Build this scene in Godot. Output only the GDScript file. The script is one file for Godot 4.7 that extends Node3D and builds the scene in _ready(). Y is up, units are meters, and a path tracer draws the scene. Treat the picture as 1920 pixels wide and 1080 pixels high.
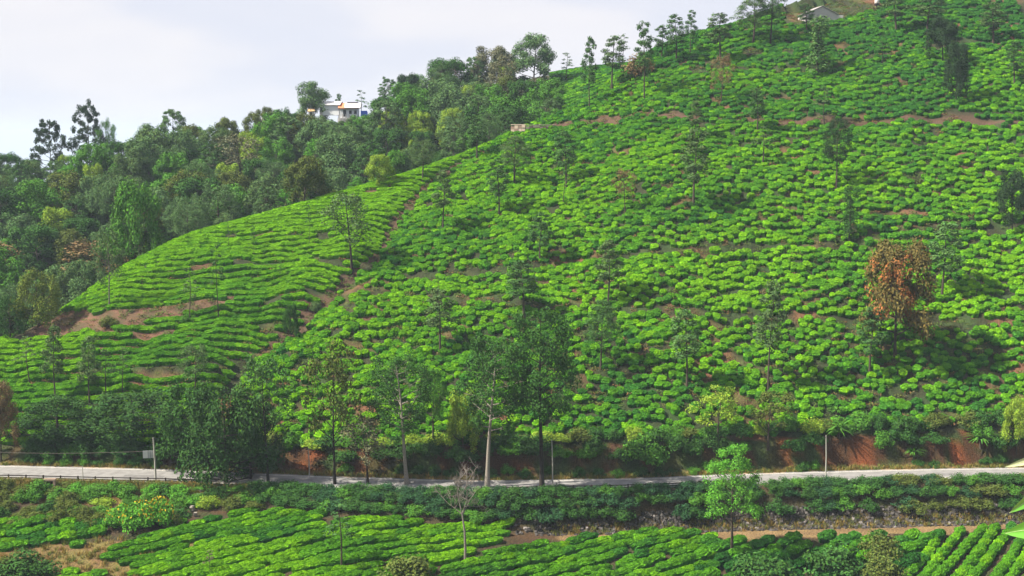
extends Node3D

# ---------------------------------------------------------------- constants of the place
const F := 2318.0          # focal length in photo pixels
const PITCH := 7.0
const EYE := 46.0          # metres above the road
var used := {}
var rng := RandomNumberGenerator.new()
var tab := {}              # terrain tables per bearing
var gully: PackedVector2Array
var gully_on := false
var relief := FastNoiseLite.new()
var patchy := FastNoiseLite.new()
var fine := FastNoiseLite.new()
var mats := {}
var trails := []
var bare_strip := PackedVector2Array()

# ---------------------------------------------------------------- naming helpers
func numbered(called: String) -> String:
	if not used.has(called):
		used[called] = 0
		return called
	used[called] += 1
	return "%s_%03d" % [called, used[called]]

func tag(o: Node, label := "", category := "", group := "", kind := "") -> Node:
	if label: o.set_meta("label", label)
	if category: o.set_meta("category", category)
	if group: o.set_meta("group", group)
	if kind: o.set_meta("kind", kind)
	return o

func base(called: String, at: Vector3, turn := 0.0) -> Node3D:
	var o := Node3D.new()
	o.name = numbered(called)
	add_child(o)
	o.position = at
	o.rotation.y = turn
	return o

func obj(called: String, mesh: Mesh, m: Material, parent: Node = null) -> MeshInstance3D:
	var o := MeshInstance3D.new()
	o.name = called if parent else numbered(called)
	o.mesh = mesh
	o.material_override = m
	(parent if parent else self).add_child(o, true)
	return o

# ---------------------------------------------------------------- materials
func lin(r: float, g: float, b: float) -> Color:
	return Color(r, g, b).linear_to_srgb()

func noise_tex(freq: float, lo: float, hi: float, sd: int, octaves := 4) -> NoiseTexture2D:
	var n := FastNoiseLite.new()
	n.seed = sd
	n.frequency = freq
	n.fractal_octaves = octaves
	var g := Gradient.new()
	g.set_color(0, Color(lo, lo, lo))
	g.set_color(1, Color(hi, hi, hi))
	var t := NoiseTexture2D.new()
	t.width = 512
	t.height = 512
	t.seamless = true
	t.noise = n
	t.color_ramp = g
	return t

func leaf_mat(called: String, r: float, g: float, b: float, glow := 0.3) -> StandardMaterial3D:
	var m := StandardMaterial3D.new()
	m.resource_name = called
	m.albedo_color = lin(r, g, b)
	m.vertex_color_use_as_albedo = true
	m.roughness = 0.75
	m.metallic_specular = 0.12
	m.backlight = Color(glow, glow, glow * 0.5)
	m.backlight_enabled = true
	m.cull_mode = BaseMaterial3D.CULL_DISABLED
	mats[called] = m
	return m

func flat_mat(called: String, r: float, g: float, b: float, rough := 0.85, tex: Texture2D = null, sc := 0.5, vc := false) -> StandardMaterial3D:
	var m := StandardMaterial3D.new()
	m.resource_name = called
	m.albedo_color = lin(r, g, b)
	m.roughness = rough
	m.metallic_specular = 0.3
	m.vertex_color_use_as_albedo = vc
	if tex:
		m.albedo_texture = tex
		m.uv1_triplanar = true
		m.uv1_world_triplanar = true
		m.uv1_scale = Vector3(sc, sc, sc)
	mats[called] = m
	return m

# ---------------------------------------------------------------- terrain
func table(name: String, keys: Array, blur := 5) -> void:
	var a := PackedFloat32Array()
	for i in 351:
		var x := -400.0 + i * 8.0
		var v: float = keys[0][1]
		for k in keys.size() - 1:
			var p = keys[k]
			var q = keys[k + 1]
			if x >= p[0]:
				v = lerpf(p[1], q[1], clampf((x - p[0]) / (q[0] - p[0]), 0.0, 1.0))
		a.append(v)
	var b := a.duplicate()
	for i in 351:
		var s := 0.0
		for j in range(-blur, blur + 1):
			s += a[clampi(i + j, 0, 350)]
		b[i] = s / (2 * blur + 1)
	tab[name] = b

func bearing(X: float, d: float) -> float:
	return clampf((960.0 + F * X / maxf(d, 60.0) + 400.0) / 8.0, 0.0, 349.99)

func tb(name: String, i: float) -> float:
	var a: PackedFloat32Array = tab[name]
	var k := int(i)
	return a[k] + (a[k + 1] - a[k]) * (i - k)

func height_at(d: float, py: float) -> float:
	return EYE - d * tan(deg_to_rad(PITCH) + atan((py - 540.0) / F))

func ridge_table(name: String, keys: Array, blur := 4) -> void:
	var out := []
	for k in keys:
		out.append([k[0], height_at(k[1], k[2])])
	table(name + "_h", out, blur)
	var out2 := []
	for k in keys:
		out2.append([k[0], k[1]])
	table(name + "_d", out2, blur)

func smin(a: float, b: float, k: float) -> float:
	var h := clampf(0.5 + 0.5 * (b - a) / k, 0.0, 1.0)
	return lerpf(b, a, h) - k * h * (1.0 - h)

func smax(a: float, b: float, k: float) -> float:
	return -smin(-a, -b, k)

func line_distance(pts: PackedVector2Array, p: Vector2) -> float:
	var best := 1e9
	for i in pts.size() - 1:
		best = minf(best, p.distance_squared_to(Geometry2D.get_closest_point_to_segment(p, pts[i], pts[i + 1])))
	return sqrt(best)

func gy(X: float, d: float) -> float:
	if d < 100.0:
		var near := 44.35 - 0.85 * d if d > 0.0 else 44.35 - 0.03 * d
		return smax(near, -9.0, 6.0) + (relief.get_noise_2d(X * 2.0, d * 2.0) * clampf(absf(d) / 30.0, 0.0, 1.0) * 0.8)
	var i := bearing(X, d)
	var dF := tb("far_edge", i)
	var dN := dF - tb("road_w", i)
	if d < dN - 0.4:
		var dB := tb("bank_d", i)
		var hB := tb("bank_h", i)
		if d > dB:
			var t := (d - dB) / (dN - 0.4 - dB)
			return hB * (1.0 - t * t * (3.0 - 2.0 * t)) + relief.get_noise_2d(X * 5.0, d * 5.0) * 0.35 * (1.0 - absf(2.0 * t - 1.0))
		var flat := tb("path_w", i)
		var h := hB
		if d < dB - flat:
			h = hB - 0.255 * (dB - flat - d) + relief.get_noise_2d(X * 4.0, d * 4.0) * 0.35
		return smax(h, -9.0, 2.0)
	if d < dF + 0.9:
		return 0.0
	var bc := tb("cut", i)
	var d0 := dF + 0.9
	var d1 := dF + 2.6 + bc * 0.25
	var n1 := relief.get_noise_2d(X * 3.0, d * 3.0)
	if d < d1:
		var t2 := (d - d0) / (d1 - d0)
		return bc * (t2 * t2 * (3.0 - 2.0 * t2)) + relief.get_noise_2d(X * 9.0, d * 9.0) * 0.8 * t2 * (1.0 - t2)
	var hr := tb("ridge_h", i)
	var dr := tb("ridge_d", i)
	var t3 := (d - d1) / (dr - d1)
	var hill := bc + (hr + 0.6 - bc) * (t3 + 0.07 * sin(PI * minf(t3, 1.0)))
	hill += n1 * 1.3 * clampf((d - d1) / 8.0, 0.0, 1.0) * clampf((dr - d) / 12.0, 0.0, 1.0)
	var back := hr + 0.6 - 0.42 * (d - dr)
	var h2 := smin(hill, back, 2.4)
	if d > dr - 3.0:
		var hf := tb("far_h", i)
		var df := tb("far_d", i)
		var hv := hr - tb("ravine", i)
		var dv := dr + 22.0
		var far := lerpf(hv, hf, (d - dv) / (df - dv)) + relief.get_noise_2d(X * 1.5, d * 1.5) * 1.2
		far = smin(far, hf - 0.4 * (d - df), 5.0)
		if d > dr:
			h2 = smax(h2, far, 4.0)
		h2 = smax(h2, -10.0 if d < dr + 30.0 else -330.0, 6.0)
	if gully_on and d < 262.0 and X < 0.0 and X > -70.0:
		var g := line_distance(gully, Vector2(X, d))
		if g < 9.0:
			h2 -= 1.3 * exp(-g * g / 9.0) * clampf((dr - d) / 6.0, 0.0, 1.0)
	return h2

func at(X: float, d: float, up := 0.0) -> Vector3:
	return Vector3(X, gy(X, d) + up, -d)

func ray(px: float, py: float) -> Vector3:
	return Vector3((px - 960.0) / F, -(py - 540.0) / F, -1.0).rotated(Vector3.RIGHT, deg_to_rad(-PITCH))

func hit(px: float, py: float, from := 125.0) -> Vector3:
	var r := ray(px, py)
	var o := Vector3(0, EYE, 0)
	var t := from
	while t < 480.0:
		var p := o + r * t
		if p.y < gy(p.x, -p.z):
			var lo := t - 0.8
			var hi := t
			for k in 9:
				var m := 0.5 * (lo + hi)
				p = o + r * m
				if p.y < gy(p.x, -p.z): hi = m
				else: lo = m
			p = o + r * hi
			return at(p.x, -p.z)
		t += 0.8
	var q := o + r * 330.0
	return at(q.x, -q.z)

func seen_at(p: Vector3) -> Vector2:
	var c := (p - Vector3(0, EYE, 0)).rotated(Vector3.RIGHT, deg_to_rad(PITCH))
	return Vector2(960.0 + F * c.x / -c.z, 540.0 - F * c.y / -c.z)

func px_per_m(p: Vector3) -> float:
	return F / -((p - Vector3(0, EYE, 0)).rotated(Vector3.RIGHT, deg_to_rad(PITCH)).z)

func ground_line(pts: Array) -> PackedVector2Array:
	var out := PackedVector2Array()
	for p in pts:
		var w := hit(p[0], p[1])
		out.append(Vector2(w.x, -w.z))
	return out

func normal_at(X: float, d: float) -> Vector3:
	var e := 0.6
	return Vector3(gy(X - e, d) - gy(X + e, d), 2.0 * e, gy(X, d + e) - gy(X, d - e)).normalized()

# ---------------------------------------------------------------- mesh helpers
func smooth_mesh(v: PackedVector3Array, idx: PackedInt32Array, col := PackedColorArray()) -> ArrayMesh:
	var n := PackedVector3Array()
	n.resize(v.size())
	for k in range(0, idx.size(), 3):
		var a := idx[k]
		var b := idx[k + 1]
		var c := idx[k + 2]
		var f := (v[c] - v[a]).cross(v[b] - v[a])
		n[a] += f
		n[b] += f
		n[c] += f
	for k in n.size():
		n[k] = n[k].normalized() if n[k].length_squared() > 1e-12 else Vector3.UP
	var arr := []
	arr.resize(Mesh.ARRAY_MAX)
	arr[Mesh.ARRAY_VERTEX] = v
	arr[Mesh.ARRAY_NORMAL] = n
	arr[Mesh.ARRAY_INDEX] = idx
	if col.size() == v.size(): arr[Mesh.ARRAY_COLOR] = col
	var m := ArrayMesh.new()
	m.add_surface_from_arrays(Mesh.PRIMITIVE_TRIANGLES, arr)
	return m

class Soup:                # flat shaded triangles with vertex colours
	var v := PackedVector3Array()
	var c := PackedColorArray()
	func tri(a: Vector3, b: Vector3, d: Vector3, col: Color) -> void:
		v.append(a); v.append(b); v.append(d)
		c.append(col); c.append(col); c.append(col)
	func quad(a: Vector3, b: Vector3, d: Vector3, e: Vector3, col: Color) -> void:
		tri(a, b, d, col)
		tri(a, d, e, col)
	func box(o: Vector3, s: Vector3, turn := 0.0, col := Color.WHITE, lean := 0.0) -> void:
		var bs := Basis.from_euler(Vector3(0, turn, lean))
		var p := []
		for i in 8:
			p.append(o + bs * (Vector3(1 if i & 1 else -1, 1 if i & 2 else -1, 1 if i & 4 else -1) * s * 0.5))
		for q in [[0, 1, 3, 2], [5, 4, 6, 7], [4, 0, 2, 6], [1, 5, 7, 3], [2, 3, 7, 6], [4, 5, 1, 0]]:
			quad(p[q[0]], p[q[1]], p[q[2]], p[q[3]], col)
	func leaf(p: Vector3, n: Vector3, along: Vector3, l: float, w: float, col: Color) -> void:
		var t := (along - n * along.dot(n)).normalized() * l * 0.5
		var s := n.cross(t).normalized() * w * 0.5
		var droop := n * (-0.18 * l)
		quad(p - t, p + s, p + t + droop, p - s, col)
	func mesh() -> ArrayMesh:
		var arr := []
		arr.resize(Mesh.ARRAY_MAX)
		arr[Mesh.ARRAY_VERTEX] = v
		arr[Mesh.ARRAY_COLOR] = c
		var nn := PackedVector3Array()
		nn.resize(v.size())
		for k in range(0, v.size(), 3):
			var f := (v[k + 2] - v[k]).cross(v[k + 1] - v[k]).normalized()
			if not f.is_finite() or f == Vector3.ZERO: f = Vector3.UP
			nn[k] = f; nn[k + 1] = f; nn[k + 2] = f
		arr[Mesh.ARRAY_NORMAL] = nn
		var m := ArrayMesh.new()
		m.add_surface_from_arrays(Mesh.PRIMITIVE_TRIANGLES, arr)
		return m

func rdir() -> Vector3:
	var z := rng.randf_range(-1, 1)
	var a := rng.randf() * TAU
	var r := sqrt(1.0 - z * z)
	return Vector3(r * cos(a), z, r * sin(a))

func tube(v: PackedVector3Array, idx: PackedInt32Array, pts: Array, radii: Array, sides := 6) -> void:
	var start := v.size()
	for i in pts.size():
		var t: Vector3 = (pts[mini(i + 1, pts.size() - 1)] - pts[maxi(i - 1, 0)]).normalized()
		var u := t.cross(Vector3.RIGHT if absf(t.x) < 0.8 else Vector3.FORWARD).normalized()
		var w := t.cross(u)
		for k in sides:
			var a := TAU * k / sides
			v.append(pts[i] + (u * cos(a) + w * sin(a)) * radii[i])
	for i in pts.size() - 1:
		for k in sides:
			var a := start + i * sides + k
			var b := start + i * sides + (k + 1) % sides
			idx.append_array([a, a + sides, b, b, a + sides, b + sides])

func leaf_shade(spread := 0.22, warm := 0.12) -> Color:
	var b := clampf(rng.randfn(0.72, spread * 0.6), 0.3, 1.0)
	var w := rng.randf_range(-warm, warm)
	return Color(clampf(b * (1.0 + w * 1.6), 0, 1), clampf(b * (1.0 + w * 0.3), 0, 1), clampf(b * (1.0 - w), 0, 1))

func foliage(s: Soup, clumps: Array, per: int, leaf: float, flat := 0.75, up := 0.5) -> void:
	for cl in clumps:
		var c: Vector3 = cl[0]
		var r: float = cl[1]
		var tone := rng.randf_range(0.8, 1.1)
		var n_here := int(per * clampf(r * r, 0.2, 6.0))
		for k in n_here:
			var o := rdir()
			var p := c + Vector3(o.x, o.y * flat, o.z) * r * pow(rng.randf(), 0.4)
			var n := (o * 0.75 + Vector3.UP * up + rdir() * 0.6).normalized()
			var l := leaf * rng.randf_range(0.65, 1.35)
			var q := leaf_shade()
			s.leaf(p, n, rdir(), l, l * 0.62, Color(minf(q.r * tone, 1), minf(q.g * tone, 1), minf(q.b * tone, 1)))

# ---------------------------------------------------------------- tree kinds, each built at unit-like size: height in metres given
func limbed(h: float, lean: Vector3, r0: float, first: float, n: int, reach: Callable, clump: Callable, rise := 0.55, split := 2) -> Array:
	# returns [trunk arrays v, idx, clumps]
	var v := PackedVector3Array()
	var idx := PackedInt32Array()
	var clumps := []
	var tp := []
	var tr := []
	var wob := rng.randf() * 10.0
	for i in 9:
		var t := i / 8.0
		tp.append(Vector3(lean.x * t + sin(wob + t * 5.0) * 0.014 * h * t, h * 0.97 * t - 0.25 * (1 if i == 0 else 0), lean.z * t + cos(wob * 1.3 + t * 4.0) * 0.014 * h * t))
		tr.append(r0 * (1.0 - 0.86 * t) * (1.35 if i == 0 else 1.0))
	tube(v, idx, tp, tr, 7)
	var a := rng.randf() * TAU
	for k in n:
		var t := lerpf(first, 0.98, (k + rng.randf() * 0.6) / n)
		a += 2.4 + rng.randf_range(-0.5, 0.5)
		var f := t * 8.0
		var o: Vector3 = (tp[mini(int(f), 7)] as Vector3).lerp(tp[mini(int(f), 7) + 1], f - int(f))
		var u := (t - first) / (1.0 - first)
		var l: float = reach.call(u) * rng.randf_range(0.65, 1.15)
		var dir := Vector3(cos(a), rise * rng.randf_range(0.6, 1.5), sin(a)).normalized()
		var e := o + dir * l
		var mid := o.lerp(e, 0.5) + Vector3(0, -0.06 * l, 0) + rdir() * 0.06 * l
		var rb := r0 * (1.0 - 0.86 * t) * 0.5
		tube(v, idx, [o, mid, e], [rb, rb * 0.65, rb * 0.2], 5)
		clumps.append([e, clump.call(u) * rng.randf_range(0.75, 1.2)])
		for j in split:
			var e2 := mid.lerp(e, 0.4) + (dir + rdir() * 0.9).normalized() * l * 0.45
			tube(v, idx, [mid.lerp(e, 0.2), e2], [rb * 0.5, rb * 0.15], 4)
			clumps.append([e2, clump.call(u) * rng.randf_range(0.55, 1.0)])
	clumps.append([tp[8], clump.call(1.0) * 0.9])
	return [v, idx, clumps]

func make_tree(kind: String, sd: int) -> Dictionary:
	rng.seed = sd
	var s := Soup.new()
	var g := []
	var h := 16.0
	match kind:
		"slender":     # silver oak: straight thin stem, ragged narrow crown
			h = 16.0
			g = limbed(h, Vector3(rng.randf_range(-0.5, 0.5), 0, rng.randf_range(-0.5, 0.5)), 0.17, rng.randf_range(0.32, 0.48), 17, func(u: float): return 2.3 * (1.0 - 0.66 * u) * (0.55 + 0.45 * minf(1.0, u * 5.0)), func(u: float): return 1.1 - 0.35 * u, 0.6, 2)
			foliage(s, g[2], 82, 0.34, 0.85, 0.3)
		"wisp":        # thin sapling with a few tufts
			h = 12.0
			g = limbed(h, Vector3(rng.randf_range(-0.6, 0.6), 0, 0), 0.1, 0.45, 10, func(u: float): return 1.5 * (1.0 - 0.6 * u), func(u: float): return 0.62 - 0.15 * u, 0.7, 1)
			foliage(s, g[2], 75, 0.3, 0.8, 0.3)
		"column":      # trunk clad in climbers
			h = 13.0
			g = limbed(h, Vector3.ZERO, 0.2, 0.05, 26, func(u: float): return 0.9 + 0.4 * sin(u * 9.0), func(u: float): return 0.85, 0.4, 0)
			foliage(s, g[2], 110, 0.36, 1.0, 0.2)
		"airy":        # tall forest tree, fine layered oval crown
			h = 20.0
			g = limbed(h, Vector3(0.5, 0, 0), 0.3, 0.2, 42, func(u: float): return 5.4 * sin(PI * (0.22 + 0.66 * u)), func(u: float): return 1.25 - 0.2 * u, 0.3, 3)
			foliage(s, g[2], 75, 0.4, 0.55, 0.5)
		"round":       # broad round crown
			h = 11.0
			g = limbed(h, Vector3(rng.randf_range(-0.8, 0.8), 0, rng.randf_range(-0.8, 0.8)), 0.26, 0.22, 18, func(u: float): return 4.6 * sqrt(maxf(0.05, 1.0 - pow(u * 0.98 - 0.15, 2.0) * 1.1)), func(u: float): return 1.75, 0.5, 2)
			foliage(s, g[2], 95, 0.36, 0.75, 0.55)
		"bushy":       # dense, leafy nearly to the ground
			h = 8.0
			g = limbed(h, Vector3(0.3, 0, 0), 0.22, 0.12, 20, func(u: float): return 4.3 * sqrt(maxf(0.06, 1.0 - u * u * 0.85)), func(u: float): return 1.6 - 0.3 * u, 0.4, 2)
			foliage(s, g[2], 120, 0.31, 0.8, 0.55)
		"mound":       # dense dome of leaf down to the ground
			h = 7.5
			g = limbed(h, Vector3(0.2, 0, 0), 0.22, 0.04, 24, func(u: float): return 4.3 * sqrt(maxf(0.05, 1.0 - u * u * 0.9)), func(u: float): return 1.5 - 0.3 * u, 0.22, 2)
			foliage(s, g[2], 85, 0.3, 0.8, 0.55)
		"thin":        # half bare crown with visible twigs
			h = 12.0
			g = limbed(h, Vector3(0.5, 0, 0.3), 0.2, 0.3, 18, func(u: float): return 3.9 * sin(PI * (0.3 + 0.55 * u)), func(u: float): return 1.15, 0.85, 3)
			foliage(s, g[2], 36, 0.34, 0.8, 0.4)
		"high":        # roadside tree, clear trunk and high spreading crown
			h = 20.0
			g = limbed(h, Vector3(rng.randf_range(-1.6, -0.4), 0, 0.4), 0.34, 0.4, 26, func(u: float): return 5.0 * sin(PI * (0.2 + 0.68 * u)), func(u: float): return 1.75 - 0.5 * u, 0.5, 3)
			foliage(s, g[2], 60, 0.3, 0.85, 0.4)
		"young":       # young leafy tree, light open crown from low down
			h = 14.0
			g = limbed(h, Vector3(0.3, 0, 0.2), 0.2, 0.3, 40, func(u: float): return 3.3 * sin(PI * (0.34 + 0.6 * u)), func(u: float): return 0.95 - 0.3 * u, 0.7, 2)
			foliage(s, g[2], 130, 0.23, 0.85, 0.45)
	return {"h": h, "trunk": smooth_mesh(g[0], g[1]), "crown": s.mesh(), "kind": kind}

func make_bare(sd: int) -> ArrayMesh:
	rng.seed = sd
	var v := PackedVector3Array()
	var idx := PackedInt32Array()
	var stack := [[Vector3(0, -0.2, 0), Vector3(0.02, 1, 0).normalized(), 8.2, 0.2, 0]]
	while stack.size() > 0:
		var b = stack.pop_back()
		var p: Vector3 = b[0]
		var d: Vector3 = b[1]
		var l: float = b[2]
		var pts := [p]
		var rad := [b[3]]
		for i in 4:
			p += d * l / 4.0
			d = (d + rdir() * 0.16 + Vector3.UP * 0.05).normalized()
			pts.append(p)
			rad.append(b[3] * (1.0 - 0.17 * (i + 1)))
		tube(v, idx, pts, rad, 5)
		if b[4] < 4:
			var n: int = 6 if b[4] == 0 else 4
			for k in n:
				var q: Vector3 = pts[4 - (k % 2)] if b[4] == 0 else pts[2 + k % 3]
				var nd := (d * 0.8 + rdir() * 0.95 + Vector3.UP * 0.25).normalized()
				stack.append([q, nd, (2.3 if b[4] == 0 else l * 0.62) * rng.randf_range(0.8, 1.2), b[3] * (0.4 if b[4] == 0 else 0.62), b[4] + 1])
	return smooth_mesh(v, idx)

func make_shrub(sd: int, per := 70, leaf := 0.3, tall := 1.0) -> ArrayMesh:
	rng.seed = sd
	var s := Soup.new()
	var clumps := []
	for k in 20:
		var a := rng.randf() * TAU
		var r := sqrt(rng.randf()) * 1.35
		clumps.append([Vector3(cos(a) * r, (0.35 + rng.randf_range(0.1, 1.35) * (1.0 - r * r * 0.35)) * tall, sin(a) * r), rng.randf_range(0.5, 0.85)])
	foliage(s, clumps, per, leaf, 0.8, 0.5)
	return s.mesh()

func make_spiky(sd: int) -> ArrayMesh:
	rng.seed = sd
	var s := Soup.new()
	for k in 60:
		var a := rng.randf() * TAU
		var up := rng.randf_range(0.1, 1.3)
		var dir := Vector3(cos(a), up, sin(a)).normalized()
		var side := dir.cross(Vector3.UP).normalized()
		var l := rng.randf_range(1.3, 2.1)
		var p := Vector3(0, 0.7, 0)
		var w := 0.09
		var col := leaf_shade(0.15, 0.08)
		for j in 4:
			var q := p + dir * l / 4.0
			var w2 := w * (1.0 - j * 0.22) if j < 3 else 0.01
			s.quad(p - side * w, p + side * w, q + side * w2, q - side * w2, col)
			p = q
			w = w2
			dir = (dir + Vector3.DOWN * 0.28).normalized()
	return s.mesh()

func make_tea(sd: int, flakes: int, leaf: float, rx := 0.9, rz := 0.8, h := 0.9) -> ArrayMesh:
	# clipped tea bush: lumpy dome with a plucking table of pale young shoots on top of older leaf
	rng.seed = sd
	fine.seed = sd
	var s := Soup.new()
	var rings := 6
	var seg := 13
	var grid := []
	for i in rings + 1:
		var t := i / float(rings)
		var row := []
		for k in seg:
			var a := TAU * k / seg
			var q := Vector3(cos(a) * rx * minf(1.0, t * 1.12), h * pow(1.0 - pow(t, 3.0), 0.55), sin(a) * rz * minf(1.0, t * 1.12))
			if t > 0.9: q = Vector3(q.x * 0.8, -0.15, q.z * 0.8)
			var nz := fine.get_noise_3d(q.x * 170.0, q.y * 120.0, q.z * 170.0) * 0.42
			row.append(Vector3(q.x * (1.0 + nz), q.y * (1.0 + nz * 0.8), q.z * (1.0 + nz)))
		grid.append(row)
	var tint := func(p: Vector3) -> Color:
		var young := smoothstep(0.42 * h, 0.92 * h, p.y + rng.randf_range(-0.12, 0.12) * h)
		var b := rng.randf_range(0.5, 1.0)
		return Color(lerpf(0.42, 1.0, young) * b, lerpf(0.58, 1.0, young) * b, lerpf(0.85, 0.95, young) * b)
	for i in rings:
		for k in seg:
			var a: Vector3 = grid[i][k]
			var b: Vector3 = grid[i][(k + 1) % seg]
			var c: Vector3 = grid[i + 1][(k + 1) % seg]
			var d: Vector3 = grid[i + 1][k]
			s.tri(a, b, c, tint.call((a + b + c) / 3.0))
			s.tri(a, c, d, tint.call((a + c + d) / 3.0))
	for k in flakes:
		var i := rng.randi_range(0, rings - 2) if rng.randf() < 0.75 else rng.randi_range(2, rings - 1)
		var j := rng.randi_range(0, seg - 1)
		var p := (grid[i][j] as Vector3).lerp(grid[i + 1][(j + 1) % seg], rng.randf()).lerp(grid[i + 1][j], rng.randf() * 0.5)
		var n := (Vector3(p.x / rx, p.y / h * 0.8, p.z / rz).normalized() + rdir() * 1.4).normalized()
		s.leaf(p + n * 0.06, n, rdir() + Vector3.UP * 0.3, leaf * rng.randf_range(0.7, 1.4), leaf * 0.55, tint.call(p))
	return s.mesh()

# ---------------------------------------------------------------- placing
var kinds := {}

func plant_tree(called: String, kind: String, v: int, at_p: Vector3, h: float, w: float, m: Material, bark: Material, label: String, cat := "tree", group := "") -> Node3D:
	# w: crown width asked for, in metres (0 keeps the kind's own proportions)
	var key := "%s%d" % [kind, v]
	if not kinds.has(key):
		kinds[key] = make_tree(kind, 100 + v * 37 + hash(kind) % 1000)
		kinds[key].w = maxf(kinds[key].crown.get_aabb().size.x, 0.1) * 0.9
	var k = kinds[key]
	rng.seed = hash(called + label + str(at_p.x))
	var o := base(called, at_p, rng.randf() * TAU)
	var sy: float = h / k.h
	var sx: float = w / k.w if w > 0.0 else sy
	o.scale = Vector3(sx, sy, sx)
	obj("trunk", k.trunk, bark, o)
	obj("crown", k.crown, m, o)
	tag(o, label, cat, group)
	return o

func pixel_tree(px: float, foot: float, top: float, wide: float, kind: String, v: int, m: String, bark: String, label: String, group := "", dist := 0.0) -> Node3D:
	var p := hit(px, foot) if dist == 0.0 else at((px - 960.0) / F * dist, dist)
	var s := px_per_m(p)
	var foot_seen := seen_at(p).y
	return plant_tree("tree", kind, v, p, (foot_seen - top) / s / 0.99, wide / s, mats[m], mats[bark], label, "tree", group)

func set_sky(env: Environment) -> void:
	var n := FastNoiseLite.new()
	n.seed = 11
	n.frequency = 1.0
	n.fractal_octaves = 5
	var im := Image.create(1536, 768, false, Image.FORMAT_RGBF)
	im.fill(Color(0.76, 0.79, 0.88))
	for y in 392:
		var el := PI * (0.5 - (y + 0.5) / 768.0)
		var e := maxf(el, 0.0)
		for x in 1536:
			var az := TAU * x / 1536.0
			var c := cos(el)
			var q := Vector3(cos(az) * c * 3.4, e * 15.0, sin(az) * c * 3.4)
			var b := smoothstep(-0.25, 0.3, n.get_noise_3dv(q))
			b = clampf(b * 0.8 + 0.25 * n.get_noise_3dv(q * 2.7 + Vector3(7, 3, 1)), 0.0, 1.0)
			im.set_pixel(x, y, Color(lerpf(0.76, 0.885, b), lerpf(0.785, 0.87, b), lerpf(0.885, 0.905, b)))
	var sm := PanoramaSkyMaterial.new()
	sm.panorama = ImageTexture.create_from_image(im)
	var sky := Sky.new()
	sky.sky_material = sm
	env.background_mode = Environment.BG_SKY
	env.sky = sky

func grow_axis(inner: Array, first: float, ratio: float, lo: float, hi: float) -> PackedFloat32Array:
	var a := []
	var s := first
	var x: float = inner[0] - s
	while x > lo:
		a.push_front(x)
		s *= ratio
		x -= s
	a.push_front(lo)
	a.append_array(inner)
	s = first
	x = inner[-1] + s
	while x < hi:
		a.append(x)
		s *= ratio
		x += s
	a.append(hi)
	return PackedFloat32Array(a)

func rng_free(X: float, d: float) -> float:
	return clampf(0.5 + patchy.get_noise_2d(X * 9.0, d * 9.0) * 1.2, 0.02, 0.98)

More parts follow.
